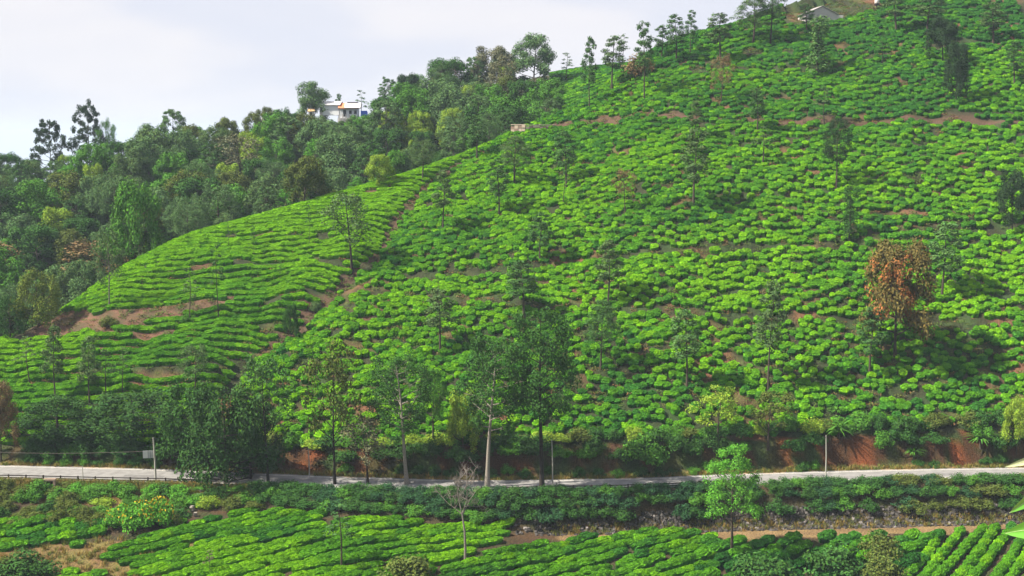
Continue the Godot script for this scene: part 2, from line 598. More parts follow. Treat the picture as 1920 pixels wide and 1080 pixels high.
func soil(X: float, d: float) -> Color:
	var n := patchy.get_noise_2d(X, d)
	var n2 := patchy.get_noise_2d(X * 4.0 + 50.0, d * 4.0)
	var c: Color
	if d < 100.0:
		return Color(0.07, 0.11, 0.03).lerp(Color(0.16, 0.13, 0.06), clampf(0.5 + n, 0, 1))
	var i := bearing(X, d)
	var px := i * 8.0 - 400.0
	var dF := tb("far_edge", i)
	var dN := dF - tb("road_w", i)
	var dB := tb("bank_d", i)
	var pw := tb("path_w", i)
	if d < dB - pw:
		c = Color(0.075, 0.05, 0.03).lerp(Color(0.05, 0.075, 0.025), clampf(0.4 + n2, 0, 1))
		if px < 420.0 and d < 147.5:   # mown clearing at the lower left
			c = Color(0.20, 0.17, 0.055).lerp(Color(0.22, 0.13, 0.07), clampf(0.5 + n2 * 1.4, 0, 1))
		return c
	if d < dB + 0.3:
		return Color(0.33, 0.23, 0.11).lerp(Color(0.20, 0.13, 0.07), clampf(0.4 + n2, 0, 1)) if px > 1050.0 else Color(0.10, 0.06, 0.035)
	if d < dN - 0.3:
		c = Color(0.05, 0.06, 0.025).lerp(Color(0.10, 0.07, 0.04), clampf(0.5 + n2, 0, 1))
		if px < 430.0 and d > dN - 5.0:
			c = Color(0.26, 0.15, 0.055).lerp(Color(0.17, 0.15, 0.05), clampf(0.5 + n2, 0, 1))
		return c
	if d < dF + 1.0:
		return Color(0.34, 0.25, 0.14).lerp(Color(0.17, 0.17, 0.07), clampf(0.3 + n2, 0, 1))
	if d < dF + 3.6:
		var open_soil := 0.0
		for e in [[1415, 1515], [1550, 1670], [1795, 1855], [635, 695], [515, 600], [860, 1000]]:
			open_soil = maxf(open_soil, smoothstep(-15.0, 25.0, minf(px - e[0], e[1] - px)))
		var scrub := Color(0.045, 0.08, 0.022).lerp(Color(0.10, 0.05, 0.028), clampf(0.35 + n2 * 1.6, 0, 1))
		if open_soil < 1.0 and rng_free(X, d) > open_soil: return scrub
		return Color(0.28, 0.085, 0.03).lerp(Color(0.09, 0.045, 0.022), clampf(0.55 + n2 * 2.0 + (0.4 if px < 1150.0 and px > 700.0 else 0.0), 0, 1)).lerp(Color(0.05, 0.075, 0.025), smoothstep(-0.05, 0.35, n))  # dark brown soil; middle stretch darkened further, its shade put into the colour
	var dr := tb("ridge_d", i)
	if d > dr + 4.0 and px < 1030.0:
		return Color(0.05, 0.065, 0.03).lerp(Color(0.12, 0.09, 0.05), clampf(0.2 + n, 0, 1))
	c = Color(0.045, 0.052, 0.026).lerp(Color(0.21, 0.105, 0.06), smoothstep(0.05, 0.5, n + 0.35 * n2 + 0.05))
	c = c.lerp(Color(0.05, 0.115, 0.03), clampf(0.15 + n2 * 1.2, 0, 0.7))
	for l in trails:
		var far_off := line_distance(l, Vector2(X, d))
		if far_off < 2.2: c = c.lerp(Color(0.13, 0.08, 0.058), smoothstep(1.7, 0.5, far_off + 0.8 * n2))
	if px < 480.0 and d < 222.0:
		var bare_off := line_distance(bare_strip, Vector2(X, d))
		if bare_off < 7.0: c = c.lerp(Color(0.20, 0.11, 0.075).lerp(Color(0.10, 0.085, 0.045), clampf(0.4 + n2 * 1.8, 0, 1)), smoothstep(6.5, 3.5, bare_off))
	return c

func strip(called: String, lo: Callable, hi: Callable, y: float, m: Material, x0: float, x1: float, step: float) -> MeshInstance3D:
	var v := PackedVector3Array()
	var idx := PackedInt32Array()
	var x := x0
	var k := 0
	while x <= x1:
		v.append(Vector3(x, y, -lo.call(x)))
		v.append(Vector3(x, y, -hi.call(x)))
		if k > 0:
			var a := v.size() - 4
			idx.append_array([a, a + 1, a + 2, a + 2, a + 1, a + 3])
		k += 1
		x += step
	return obj(called, smooth_mesh(v, idx), m)

func far_edge(x: float) -> float:
	var d := 165.0
	for k in 4: d = tb("far_edge", bearing(x, d))
	return d

func near_edge(x: float) -> float:
	var d := 160.0
	for k in 4:
		var i := bearing(x, d)
		d = tb("far_edge", i) - tb("road_w", i)
	return d

func _ready() -> void:
	# camera, sky, sun, exposure
	var cam := Camera3D.new()
	cam.name = "camera"
	cam.position = Vector3(0, EYE, 0)
	cam.rotation_degrees = Vector3(-PITCH, 0, 0)
	cam.fov = rad_to_deg(2.0 * atan(540.0 / F))
	cam.near = 0.1
	cam.far = 20000.0
	add_child(cam)
	var we := WorldEnvironment.new()
	we.name = "world"
	var env := Environment.new()
	env.tonemap_mode = Environment.TONE_MAPPER_LINEAR
	env.tonemap_exposure = 2.95
	env.background_energy_multiplier = 0.355
	env.sdfgi_enabled = true
	env.ssao_enabled = true
	env.ssil_enabled = true
	env.fog_enabled = true
	env.fog_density = 0.00015
	env.fog_light_color = Color(0.80, 0.88, 0.98)
	set_sky(env)
	we.environment = env
	add_child(we)
	var sun := DirectionalLight3D.new()
	sun.name = "sun"
	sun.light_energy = 1.6
	sun.light_color = Color(1.0, 0.955, 0.87)
	sun.light_angular_distance = 0.6
	sun.shadow_enabled = true
	add_child(sun)
	sun.look_at_from_position(Vector3.ZERO, -Vector3(-0.64, 0.74, 0.14), Vector3.UP)

	# tables of the terrain
	relief.seed = 5
	relief.frequency = 0.03
	relief.fractal_octaves = 3
	patchy.seed = 9
	patchy.frequency = 0.06
	patchy.fractal_octaves = 3
	fine.frequency = 0.02
	table("far_edge", [[-400, 170.5], [0, 169.5], [300, 167.5], [600, 164], [900, 161.8], [1200, 163], [1400, 165.3], [1700, 167.5], [1920, 168.4], [2400, 169.5]], 8)
	table("road_w", [[-400, 7.2], [200, 7.0], [420, 6.4], [700, 5.4], [1300, 5.2], [2400, 5.2]], 6)
	table("bank_d", [[-400, 157], [0, 156.5], [300, 155], [600, 151.3], [800, 151], [1000, 152.2], [1400, 154.5], [1920, 157], [2400, 158]], 6)
	table("bank_h", [[-400, -1.4], [0, -1.5], [300, -1.7], [600, -1.9], [800, -3.0], [1000, -4.5], [1400, -4.6], [1920, -4.5], [2400, -4.4]], 6)
	table("path_w", [[-400, 0.3], [900, 0.4], [1100, 2.0], [1400, 2.9], [2400, 2.9]], 4)
	table("cut", [[-400, 1.4], [0, 1.5], [300, 1.6], [520, 2.4], [700, 3.3], [900, 3.8], [1300, 4.0], [1500, 4.0], [1920, 4.5], [2400, 4.6]], 5)
	ridge_table("ridge", [[-400, 186, 760], [-150, 190, 700], [0, 198, 640], [130, 206, 578], [200, 211, 522], [350, 223, 445], [480, 229, 410], [590, 233, 380], [750, 242, 335], [900, 251, 283], [960, 254, 250], [1040, 261, 222], [1100, 267, 190], [1150, 274, 150], [1200, 279, 105], [1280, 285, 70], [1380, 291, 45], [1480, 294, 25], [1560, 298, 4], [1700, 304, -32], [1920, 310, -62], [2100, 312, -80], [2400, 314, -80]])
	ridge_table("far", [[-400, 280, 360], [-150, 290, 365], [0, 300, 356], [100, 306, 340], [200, 312, 322], [340, 320, 292], [480, 328, 262], [640, 338, 226], [760, 342, 202], [850, 345, 180], [950, 348, 152], [1040, 350, 132], [1120, 346, 116], [1200, 340, 112], [1300, 335, 120], [2400, 335, 160]])
	table("ravine", [[-400, 8], [0, 8], [500, 9], [900, 9], [1040, 7], [1200, 3], [1300, 4], [2400, 6]])
	gully = ground_line([[890, 288], [800, 345], [745, 410], [725, 450], [700, 490], [650, 520], [600, 575], [560, 620], [500, 655], [450, 695], [420, 760]])
	gully_on = true

	# materials
	var grain := noise_tex(0.02, 0.55, 1.0, 3)
	var coarse := noise_tex(0.008, 0.6, 1.0, 4)
	var gm := flat_mat("ground", 1, 1, 1, 0.95, grain, 0.35, true)
	var bumps := FastNoiseLite.new()
	bumps.seed = 31
	bumps.frequency = 0.03
	bumps.fractal_octaves = 5
	var nt := NoiseTexture2D.new()
	nt.width = 512
	nt.height = 512
	nt.seamless = true
	nt.noise = bumps
	nt.as_normal_map = true
	nt.bump_strength = 14.0
	gm.normal_enabled = true
	gm.normal_texture = nt
	gm.normal_scale = 1.4
	flat_mat("road", 0.205, 0.205, 0.21, 0.8, noise_tex(0.012, 0.82, 1.0, 6), 0.12)
	flat_mat("paint", 0.72, 0.71, 0.68, 0.7, grain, 0.6)
	flat_mat("bark", 0.085, 0.07, 0.055, 0.95, grain, 1.3)
	flat_mat("pale_bark", 0.33, 0.30, 0.27, 0.9, grain, 0.9)
	flat_mat("dark_bark", 0.04, 0.033, 0.03, 0.95, grain, 1.3)
	flat_mat("grey_bark", 0.17, 0.155, 0.14, 0.9, grain, 1.1)
	leaf_mat("oak_green", 0.07, 0.165, 0.045)
	leaf_mat("grey_green", 0.1, 0.18, 0.06)
	leaf_mat("pale_green", 0.1, 0.215, 0.06)
	leaf_mat("mid_green", 0.085, 0.24, 0.03)
	leaf_mat("deep_green", 0.047, 0.13, 0.027)
	leaf_mat("blue_green", 0.105, 0.205, 0.072)
	leaf_mat("dark_leaf", 0.03, 0.065, 0.026)
	leaf_mat("olive", 0.105, 0.145, 0.032)
	leaf_mat("yellow_green", 0.24, 0.38, 0.04)
	leaf_mat("fresh_green", 0.11, 0.34, 0.035)
	leaf_mat("brown_leaf", 0.21, 0.15, 0.075)
	leaf_mat("mauve_twig", 0.165, 0.175, 0.10)
	leaf_mat("orange_leaf", 0.34, 0.145, 0.05)
	leaf_mat("dry_grass", 0.34, 0.23, 0.08)
	leaf_mat("flower", 0.48, 0.38, 0.03)
	leaf_mat("hedge_green", 0.044, 0.13, 0.028)
	leaf_mat("hedge_blue", 0.036, 0.105, 0.042)
	flat_mat("dead_wood", 0.23, 0.205, 0.19, 0.9, grain, 1.0)
	leaf_mat("yellow_olive", 0.15, 0.21, 0.038)
	leaf_mat("rust_olive", 0.15, 0.125, 0.038)
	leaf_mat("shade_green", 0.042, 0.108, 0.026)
	leaf_mat("tea", 1, 1, 1, 0.22)
	trails = [ground_line([[1040, 236], [1130, 226], [1300, 222], [1450, 228], [1600, 232], [1760, 230], [1920, 231], [2100, 232]]), ground_line([[895, 290], [800, 345], [745, 410], [725, 450], [700, 490], [650, 520], [600, 575], [560, 620], [500, 655]])]
	bare_strip = ground_line([[30, 618], [120, 606], [210, 602], [300, 588], [415, 570]])
	build_ground()
	build_road()
	build_tea()
	build_lower_fields()
	build_hill_trees()
	build_forest()
	build_roadside()
	build_buildings()
	build_foreground()

func build_ground() -> void:
	var xs := []
	var x := -112.0
	while x <= 112.0:
		xs.append(x)
		x += 0.85
	var ds := []
	var d := 132.0
	while d < 205.0:
		ds.append(d)
		d += 0.6
	while d < 320.0:
		ds.append(d)
		d += 0.95
	while d < 400.0:
		ds.append(d)
		d += 2.5
	var ax := grow_axis(xs, 1.6, 1.28, -6000.0, 6000.0)
	var ad := grow_axis(ds, 1.6, 1.2, -1500.0, 9000.0)
	var v := PackedVector3Array()
	var c := PackedColorArray()
	var idx := PackedInt32Array()
	var w := ax.size()
	for j in ad.size():
		for i in w:
			v.append(at(ax[i], ad[j]))
			c.append(soil(ax[i], ad[j]))
	for j in ad.size() - 1:
		for i in w - 1:
			var a := j * w + i
			idx.append_array([a, a + w, a + 1, a + 1, a + w, a + w + 1])
	tag(obj("ground", smooth_mesh(v, idx, c), mats.ground), "", "", "", "structure")

func build_road() -> void:
	tag(strip("road", func(q): return near_edge(q) - 0.1, func(q): return far_edge(q), 0.06, mats.road, -260.0, 260.0, 2.0), "", "", "", "structure")
	tag(strip("road_edge_line", func(q): return near_edge(q) + 0.55, func(q): return near_edge(q) + 0.72, 0.066, mats.paint, -260.0, 260.0, 2.0), "", "", "", "structure")
	tag(strip("road_edge_line", func(q): return far_edge(q) - 0.72, func(q): return far_edge(q) - 0.55, 0.066, mats.paint, -260.0, 260.0, 2.0), "", "", "", "structure")
	# mended strips and dust on the tarmac
	var r := RandomNumberGenerator.new()
	r.seed = 66
	var tar := flat_mat("mended_tarmac", 0.15, 0.15, 0.155, 0.85, mats.road.albedo_texture, 0.2)
	var dust := flat_mat("road_dust", 0.30, 0.25, 0.19, 0.95, mats.road.albedo_texture, 0.3)
	for k in 16:
		var x := -70.0 + k * 9.2 + r.randf_range(-2, 2)
		var lo := r.randf_range(0.9, 3.4)
		var wide := r.randf_range(0.5, 1.6)
		var l := r.randf_range(2.5, 7.0)
		var edge := k % 2 == 1
		var ph := r.randf() * 6.0
		var o := strip("road_patch" if not edge else "roadside_dust", func(q): return (far_edge(q) - 0.35 - 0.3 * sin(q * 1.7 + ph) * sin(q * 0.6) if edge else near_edge(q) + lo + 0.05 * sin(q * 3.0 + ph)), func(q): return (far_edge(q) + 0.02 if edge else near_edge(q) + lo + wide + 0.06 * sin(q * 2.3 + ph)), 0.064, dust if edge else tar, x, x + l, 0.35)
		tag(o, "", "", "", "structure")

# ---------------------------------------------------------------- tea on the hill
const GULLY_PX := [[1000, 228], [890, 288], [800, 345], [745, 410], [725, 450], [700, 490], [650, 520], [600, 575], [560, 620], [500, 655], [450, 695], [420, 760], [400, 900]]

func left_of_gully(p: Vector2) -> float:
	for k in GULLY_PX.size() - 1:
		var a = GULLY_PX[k]
		var b = GULLY_PX[k + 1]
		if p.y >= a[1] and p.y < b[1]:
			return lerpf(a[0], b[0], (p.y - a[1]) / (b[1] - a[1])) - p.x
	return -100.0

func blob(p: Vector2, list: Array) -> float:
	var best := 9.0
	for e in list:
		var q := Vector2((p.x - e[0]) / e[2], (p.y - e[1]) / e[3])
		best = minf(best, q.length())
	return best

func tea_mass(called: String, meshes: Array, spots: Array, label: String) -> void:
	var root := base(called, Vector3.ZERO)
	tag(root, label, "tea bushes", "", "stuff")
	for k in meshes.size():
		var mine := []
		for i in spots.size():
			if i % meshes.size() == k: mine.append(spots[i])
		if mine.is_empty(): continue
		var mm := MultiMesh.new()
		mm.transform_format = MultiMesh.TRANSFORM_3D
		mm.use_colors = true
		mm.mesh = meshes[k]
		mm.instance_count = mine.size()
		for i in mine.size():
			mm.set_instance_transform(i, mine[i][0])
			mm.set_instance_color(i, mine[i][1])
		var o := MultiMeshInstance3D.new()
		o.name = "tea_foliage"
		o.multimesh = mm
		o.material_override = mats.tea
		o.set_meta("kind", "stuff")
		root.add_child(o, true)

func bush_at(X: float, d: float, yaw: float, s: Vector3, sink := 0.05) -> Transform3D:
	var up := normal_at(X, d).lerp(Vector3.UP, 0.45).normalized()
	var b := Basis(Vector3.UP, yaw)
	var axis := Vector3.UP.cross(up)
	if axis.length() > 0.001:
		b = Basis(axis.normalized(), Vector3.UP.angle_to(up)) * b
	return Transform3D(b.scaled_local(s), at(X, d, -sink))

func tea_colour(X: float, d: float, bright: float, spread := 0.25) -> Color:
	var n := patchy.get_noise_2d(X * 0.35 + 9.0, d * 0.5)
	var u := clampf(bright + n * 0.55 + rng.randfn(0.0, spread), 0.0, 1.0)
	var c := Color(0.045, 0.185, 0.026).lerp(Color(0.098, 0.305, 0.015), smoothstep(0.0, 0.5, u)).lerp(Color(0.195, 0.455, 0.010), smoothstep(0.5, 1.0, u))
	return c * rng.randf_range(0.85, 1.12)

func build_tea() -> void:
	var meshes := [make_tea(21, 420, 0.24), make_tea(22, 420, 0.24), make_tea(23, 420, 0.24)]
	rng.seed = 77
	var cuts := []
	for l in [
		[[1040, 236], [1130, 226], [1300, 222], [1450, 228], [1600, 232], [1760, 230], [1920, 231], [2100, 232]],
		[[680, 532], [780, 522], [870, 515], [960, 506], [1050, 492], [1160, 480], [1280, 470], [1450, 462], [1560, 455], [1660, 440], [1800, 432], [2000, 425]],
		[[690, 545], [760, 552], [870, 566], [960, 566], [1080, 575], [1200, 580], [1300, 586], [1420, 592], [1560, 598], [1700, 600], [1950, 618]],
		[[1280, 112], [1400, 130], [1520, 128], [1640, 105], [1760, 88], [1960, 72]],
		[[760, 345], [690, 362], [560, 388], [450, 420]],
		[[330, 447], [420, 444], [540, 441], [640, 446]],
		[[320, 502], [420, 500], [540, 498], [650, 502]],
		[[420, 562], [520, 560], [610, 556]],
		[[230, 626], [360, 625], [450, 622], [530, 612]],
		[[140, 705], [280, 702], [400, 700], [440, 690]]]:
		cuts.append(ground_line(l))
	var bare := [[900, 510, 34, 11], [1205, 360, 22, 7], [1285, 383, 22, 9], [1410, 98, 26, 9], [1350, 122, 28, 12], [1480, 98, 20, 7], [1695, 152, 16, 6], [1575, 86, 30, 6], [1310, 135, 20, 10], [660, 545, 24, 20], [650, 578, 22, 12], [575, 592, 20, 22], [672, 655, 18, 8], [650, 712, 20, 12], [1120, 742, 26, 10], [1590, 625, 36, 8], [1210, 665, 22, 8], [1530, 685, 22, 8], [1375, 665, 8, 18], [1750, 595, 22, 8], [1700, 402, 40, 6], [1090, 625, 20, 14], [590, 484, 16, 6], [1170, 375, 24, 6], [1050, 470, 20, 5], [1720, 745, 26, 12], [1500, 640, 14, 7], [780, 655, 18, 6], [1920, 690, 26, 8], [1870, 560, 18, 8], [730, 430, 10, 12], [1200, 470, 16, 5], [1840, 610, 24, 6], [1460, 745, 20, 7]]
	var strip_px := PackedVector2Array([Vector2(30, 618), Vector2(120, 606), Vector2(210, 602), Vector2(300, 588), Vector2(415, 570)])
	var spots := []
	var d := 168.0
	var row := 0
	for tidy in [true, false]:
		d = 168.0
		while d < 312.0:
			row += 1
			var X := -105.0 + rng.randf()
			var finer := d
			while X < 112.0:
				X += 0.55
				var i := bearing(X, d)
				if d < tb("far_edge", i) + 3.6 + tb("cut", i) * 0.25: continue
				if d > tb("ridge_d", i) + 5.0: continue
				var dd := d + patchy.get_noise_2d(X * 0.25, row * (0.6 if tidy else 7.7)) * (0.5 if tidy else 0.45)
				var p := at(X, dd)
				var q := seen_at(p)
				if q.x < -60 or q.x > 1990 or q.y < -60: continue
				var left := left_of_gully(q) > 0.0
				if left != tidy: continue
				X += (0.5 if left else 0.56) * rng.randf_range(0.88, 1.15)
				dd += rng.randfn(0.0, 0.03 if left else 0.36)
				q = seen_at(at(X, dd))
				if absf(left_of_gully(q)) < (9.0 if q.y < 480.0 else 14.0) and q.y > 300: continue
				var skip := false
				for cline in cuts:
					if line_distance(cline, Vector2(X, dd)) < (0.85 if cline == cuts[0] else (0.42 if left else 0.62)): skip = true
				if skip or blob(q, bare) < rng.randf_range(0.65, 1.0): continue
				if q.x < 430 and line_distance(strip_px, q) < lerpf(26.0, 10.0, clampf((q.x - 30.0) / 400.0, 0, 1)) * rng.randf_range(0.7, 1.1): continue
				if q.x > 1470 and q.x < 1650 and q.y < 44 + (1560.0 - q.x) * 0.3 and q.y < 50: continue
				if rng.randf() < (0.01 if left else 0.03 + 0.10 * clampf((q.y - 560.0) / 200.0, 0, 1) + 0.12 * smoothstep(0.1, 0.5, patchy.get_noise_2d(X * 0.8 + 300.0, dd * 0.8))): continue
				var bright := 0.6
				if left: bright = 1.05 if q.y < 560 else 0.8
				elif q.y < 130 + (q.x - 1280.0) * -0.06 and q.x > 1200: bright = 0.1  # shade over the upper right hill, put into a darker bush tint
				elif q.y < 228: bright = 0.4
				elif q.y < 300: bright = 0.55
				var s: Vector3
				if left: s = Vector3(rng.randf_range(1.1, 1.45), rng.randf_range(0.8, 0.92), rng.randf_range(0.64, 0.7))
				else: s = Vector3(1, 1, 1) * rng.randf_range(0.66, 0.98) * Vector3(rng.randf_range(0.85, 1.2), rng.randf_range(0.85, 1.1), rng.randf_range(0.9, 1.1))
				var yaw := rng.randfn(0, 0.12) if left else rng.randfn(0, 0.5)
				if rng.randf() < 0.5: yaw += PI
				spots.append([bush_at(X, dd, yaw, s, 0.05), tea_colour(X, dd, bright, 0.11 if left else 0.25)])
			d += 1.4 if tidy else (1.14 if d < 235.0 else 1.22)
	# the slope beyond the saddle, in the dip left of the ridge
	d = 276.0
	while d < 352.0:
		var X := 4.0
		while X < 45.0:
			X += rng.randf_range(1.2, 1.7)
			var q := seen_at(at(X, d))
			if q.x > 1035 and q.x < 1260 and d > tb("ridge_d", bearing(X, d)) + 6.0:
				spots.append([bush_at(X, d, rng.randfn(0, 0.3), Vector3(1.2, 0.9, 0.95)), tea_colour(X, d, 0.35)])
		d += 1.9
	# weeds and fallen leaf on the soil between the bushes
	var weed := Soup.new()
	rng.seed = 19
	for k in 22: weed.leaf(Vector3(rng.randf_range(-0.4, 0.4), rng.randf_range(0.03, 0.25), rng.randf_range(-0.4, 0.4)), (Vector3.UP + rdir() * 0.9).normalized(), rdir(), 0.22, 0.12, leaf_shade())
	var weeds := []
	while weeds.size() < 15000:
		var wd := rng.randf_range(172.0, 300.0)
		var wx := rng.randf_range(-75.0, 85.0)
		var wi := bearing(wx, wd)
		if wd < tb("far_edge", wi) + 4.5 or wd > tb("ridge_d", wi) + 2.0: continue
		var wc := Color(0.08, 0.17, 0.03).lerp(Color(0.20, 0.13, 0.06), rng.randf() * 1.2 if rng.randf() < 0.5 else 0.1)
		weeds.append([Transform3D(Basis(Vector3.UP, rng.randf() * TAU).scaled(Vector3.ONE * rng.randf_range(0.7, 1.7)), at(wx, wd)), wc])
	scatter("weeds", weed.mesh(), weeds, mats.tea, "low weeds and fallen leaves on the soil between the tea bushes")
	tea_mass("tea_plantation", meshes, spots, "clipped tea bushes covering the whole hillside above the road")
	print("hill tea ", spots.size())

func in_rows(poly: Array, turn: float, pitch: float, step: float, size: Vector3, bright: float, gap: float, out: Array, name: String) -> void:
	var pp := PackedVector2Array()
	for a in poly: pp.append(Vector2(a[0], a[1]))
	var c := Vector3.ZERO
	for a in poly: c += hit(a[0], minf(a[1], 1075)) / poly.size()
	var e1 := Vector2(cos(turn), sin(turn))
	var e2 := Vector2(-e1.y, e1.x)
	for j in range(-34, 35):
		var t := -60.0 + rng.randf() * step
		while t < 60.0:
			t += step * rng.randf_range(0.85, 1.15)
			var w := Vector2(c.x, -c.z) + e1 * t + e2 * (j * pitch + patchy.get_noise_2d(t * 0.7 + j * 3.0, j * 9.0) * 0.5)
			if w.y < 136.0: continue
			var q := seen_at(at(w.x, w.y))
			if not Geometry2D.is_point_in_polygon(q, pp) or rng.randf() < gap: continue
			out.append([w, turn, size * rng.randf_range(0.88, 1.1) * Vector3(1, rng.randf_range(0.9, 1.15), 1), bright, name])

func build_lower_fields() -> void:
	rng.seed = 91
	var out := []
	in_rows([[195, 1040], [330, 982], [470, 962], [600, 962], [700, 974], [820, 984], [965, 980], [930, 1020], [820, 1062], [780, 1100], [300, 1100], [235, 1066]], 0.40, 1.42, 1.5, Vector3(1.35, 0.95, 0.8), 0.66, 0.04, out, "left")
	in_rows([[790, 1100], [860, 1056], [1000, 1020], [1080, 1012], [1190, 1000], [1300, 1000], [1360, 1012], [1330, 1045], [1300, 1100]], 0.47, 1.6, 1.6, Vector3(1.4, 1.05, 0.88), 0.4, 0.05, out, "middle")
	in_rows([[1310, 1020], [1440, 1012], [1560, 1008], [1700, 1003], [1770, 1001], [1740, 1040], [1690, 1100], [1290, 1100]], 0.6, 1.9, 1.8, Vector3(1.4, 1.35, 1.15), 0.0, 0.08, out, "dark")
	in_rows([[1735, 1030], [1800, 996], [1990, 988], [1990, 1100], [1680, 1100]], 0.88, 1.65, 1.5, Vector3(1.3, 1.1, 0.86), 0.5, 0.02, out, "right")
	in_rows([[-20, 985], [100, 972], [200, 985], [200, 1022], [100, 1030], [-20, 1030]], 0.3, 1.6, 1.7, Vector3(1.2, 1.1, 1.0), 0.3, 0.1, out, "corner")
	in_rows([[110, 1078], [200, 1072], [200, 1110], [110, 1110]], 0.2, 1.5, 1.6, Vector3(1.1, 0.9, 0.9), 0.75, 0.0, out, "clearing")
	out.sort_custom(func(a, b): return a[0].y < b[0].y)
	var meshes := [make_tea(31, 1000, 0.18, 1.0, 0.8, 0.82), make_tea(32, 1000, 0.18, 1.0, 0.8, 0.82), make_tea(33, 1000, 0.18, 1.0, 0.8, 0.82), make_tea(34, 1000, 0.18, 1.0, 0.8, 0.82)]
	var labels := {
		"left": ["slanting rows at the lower left", "tea bushes in the lower left rows"],
		"middle": ["slanting rows beside the bare dead tree", "tea bushes in the lower middle rows"],
		"dark": ["untidy rows around the bright young tree", "dark tea bushes below the dirt track"],
		"right": ["steep rows at the lower right corner", "tea bushes in the lower right rows"],
		"corner": ["clumps at the left edge above the clearing", "tea bushes above the clearing"],
		"clearing": ["clumps inside the mown clearing", "tea bushes in the clearing"]}
	var rest := []
	var n := 0
	var tea_kinds := {}
	for s in out:
		var tr := bush_at(s[0].x, s[0].y, s[1] + rng.randfn(0, 0.1) + (PI if rng.randf() < 0.5 else 0.0), s[2], 0.08)
		if n >= 300:
			rest.append([tr, tea_colour(s[0].x, s[0].y, s[3])])
			continue
		n += 1
		var tone: int = clampi(int((s[3] + patchy.get_noise_2d(s[0].x * 0.8, s[0].y * 0.8) * 0.5 + rng.randfn(0, 0.09)) * 6.0), 0, 5)
		if not tea_kinds.has(tone):
			var u := tone / 5.0
			var c := Color(0.026, 0.115, 0.02).lerp(Color(0.098, 0.305, 0.015), smoothstep(0.0, 0.5, u)).lerp(Color(0.195, 0.455, 0.010), smoothstep(0.5, 1.0, u))
			tea_kinds[tone] = leaf_mat("tea_%d" % tone, c.r, c.g, c.b, 0.22)
		var tone_word: String = ["darkest", "dark", "mid green", "fresh green", "bright", "brightest lime"][tone]
		var depth_word := "nearest" if s[0].y < 143.5 else ("middle" if s[0].y < 148.0 else "farthest")
		var o := obj("tea_bush", meshes[rng.randi_range(0, 3)], tea_kinds[tone])
		o.transform = tr
		tag(o, "%s tea bush, %s of the %s" % [tone_word, depth_word, labels[s[4]][0]], "tea bush", labels[s[4]][1])
	if rest.size(): tea_mass("lower_tea_rows", meshes, rest, "further tea bushes in the slanting rows below the road")
	print("lower tea ", out.size())

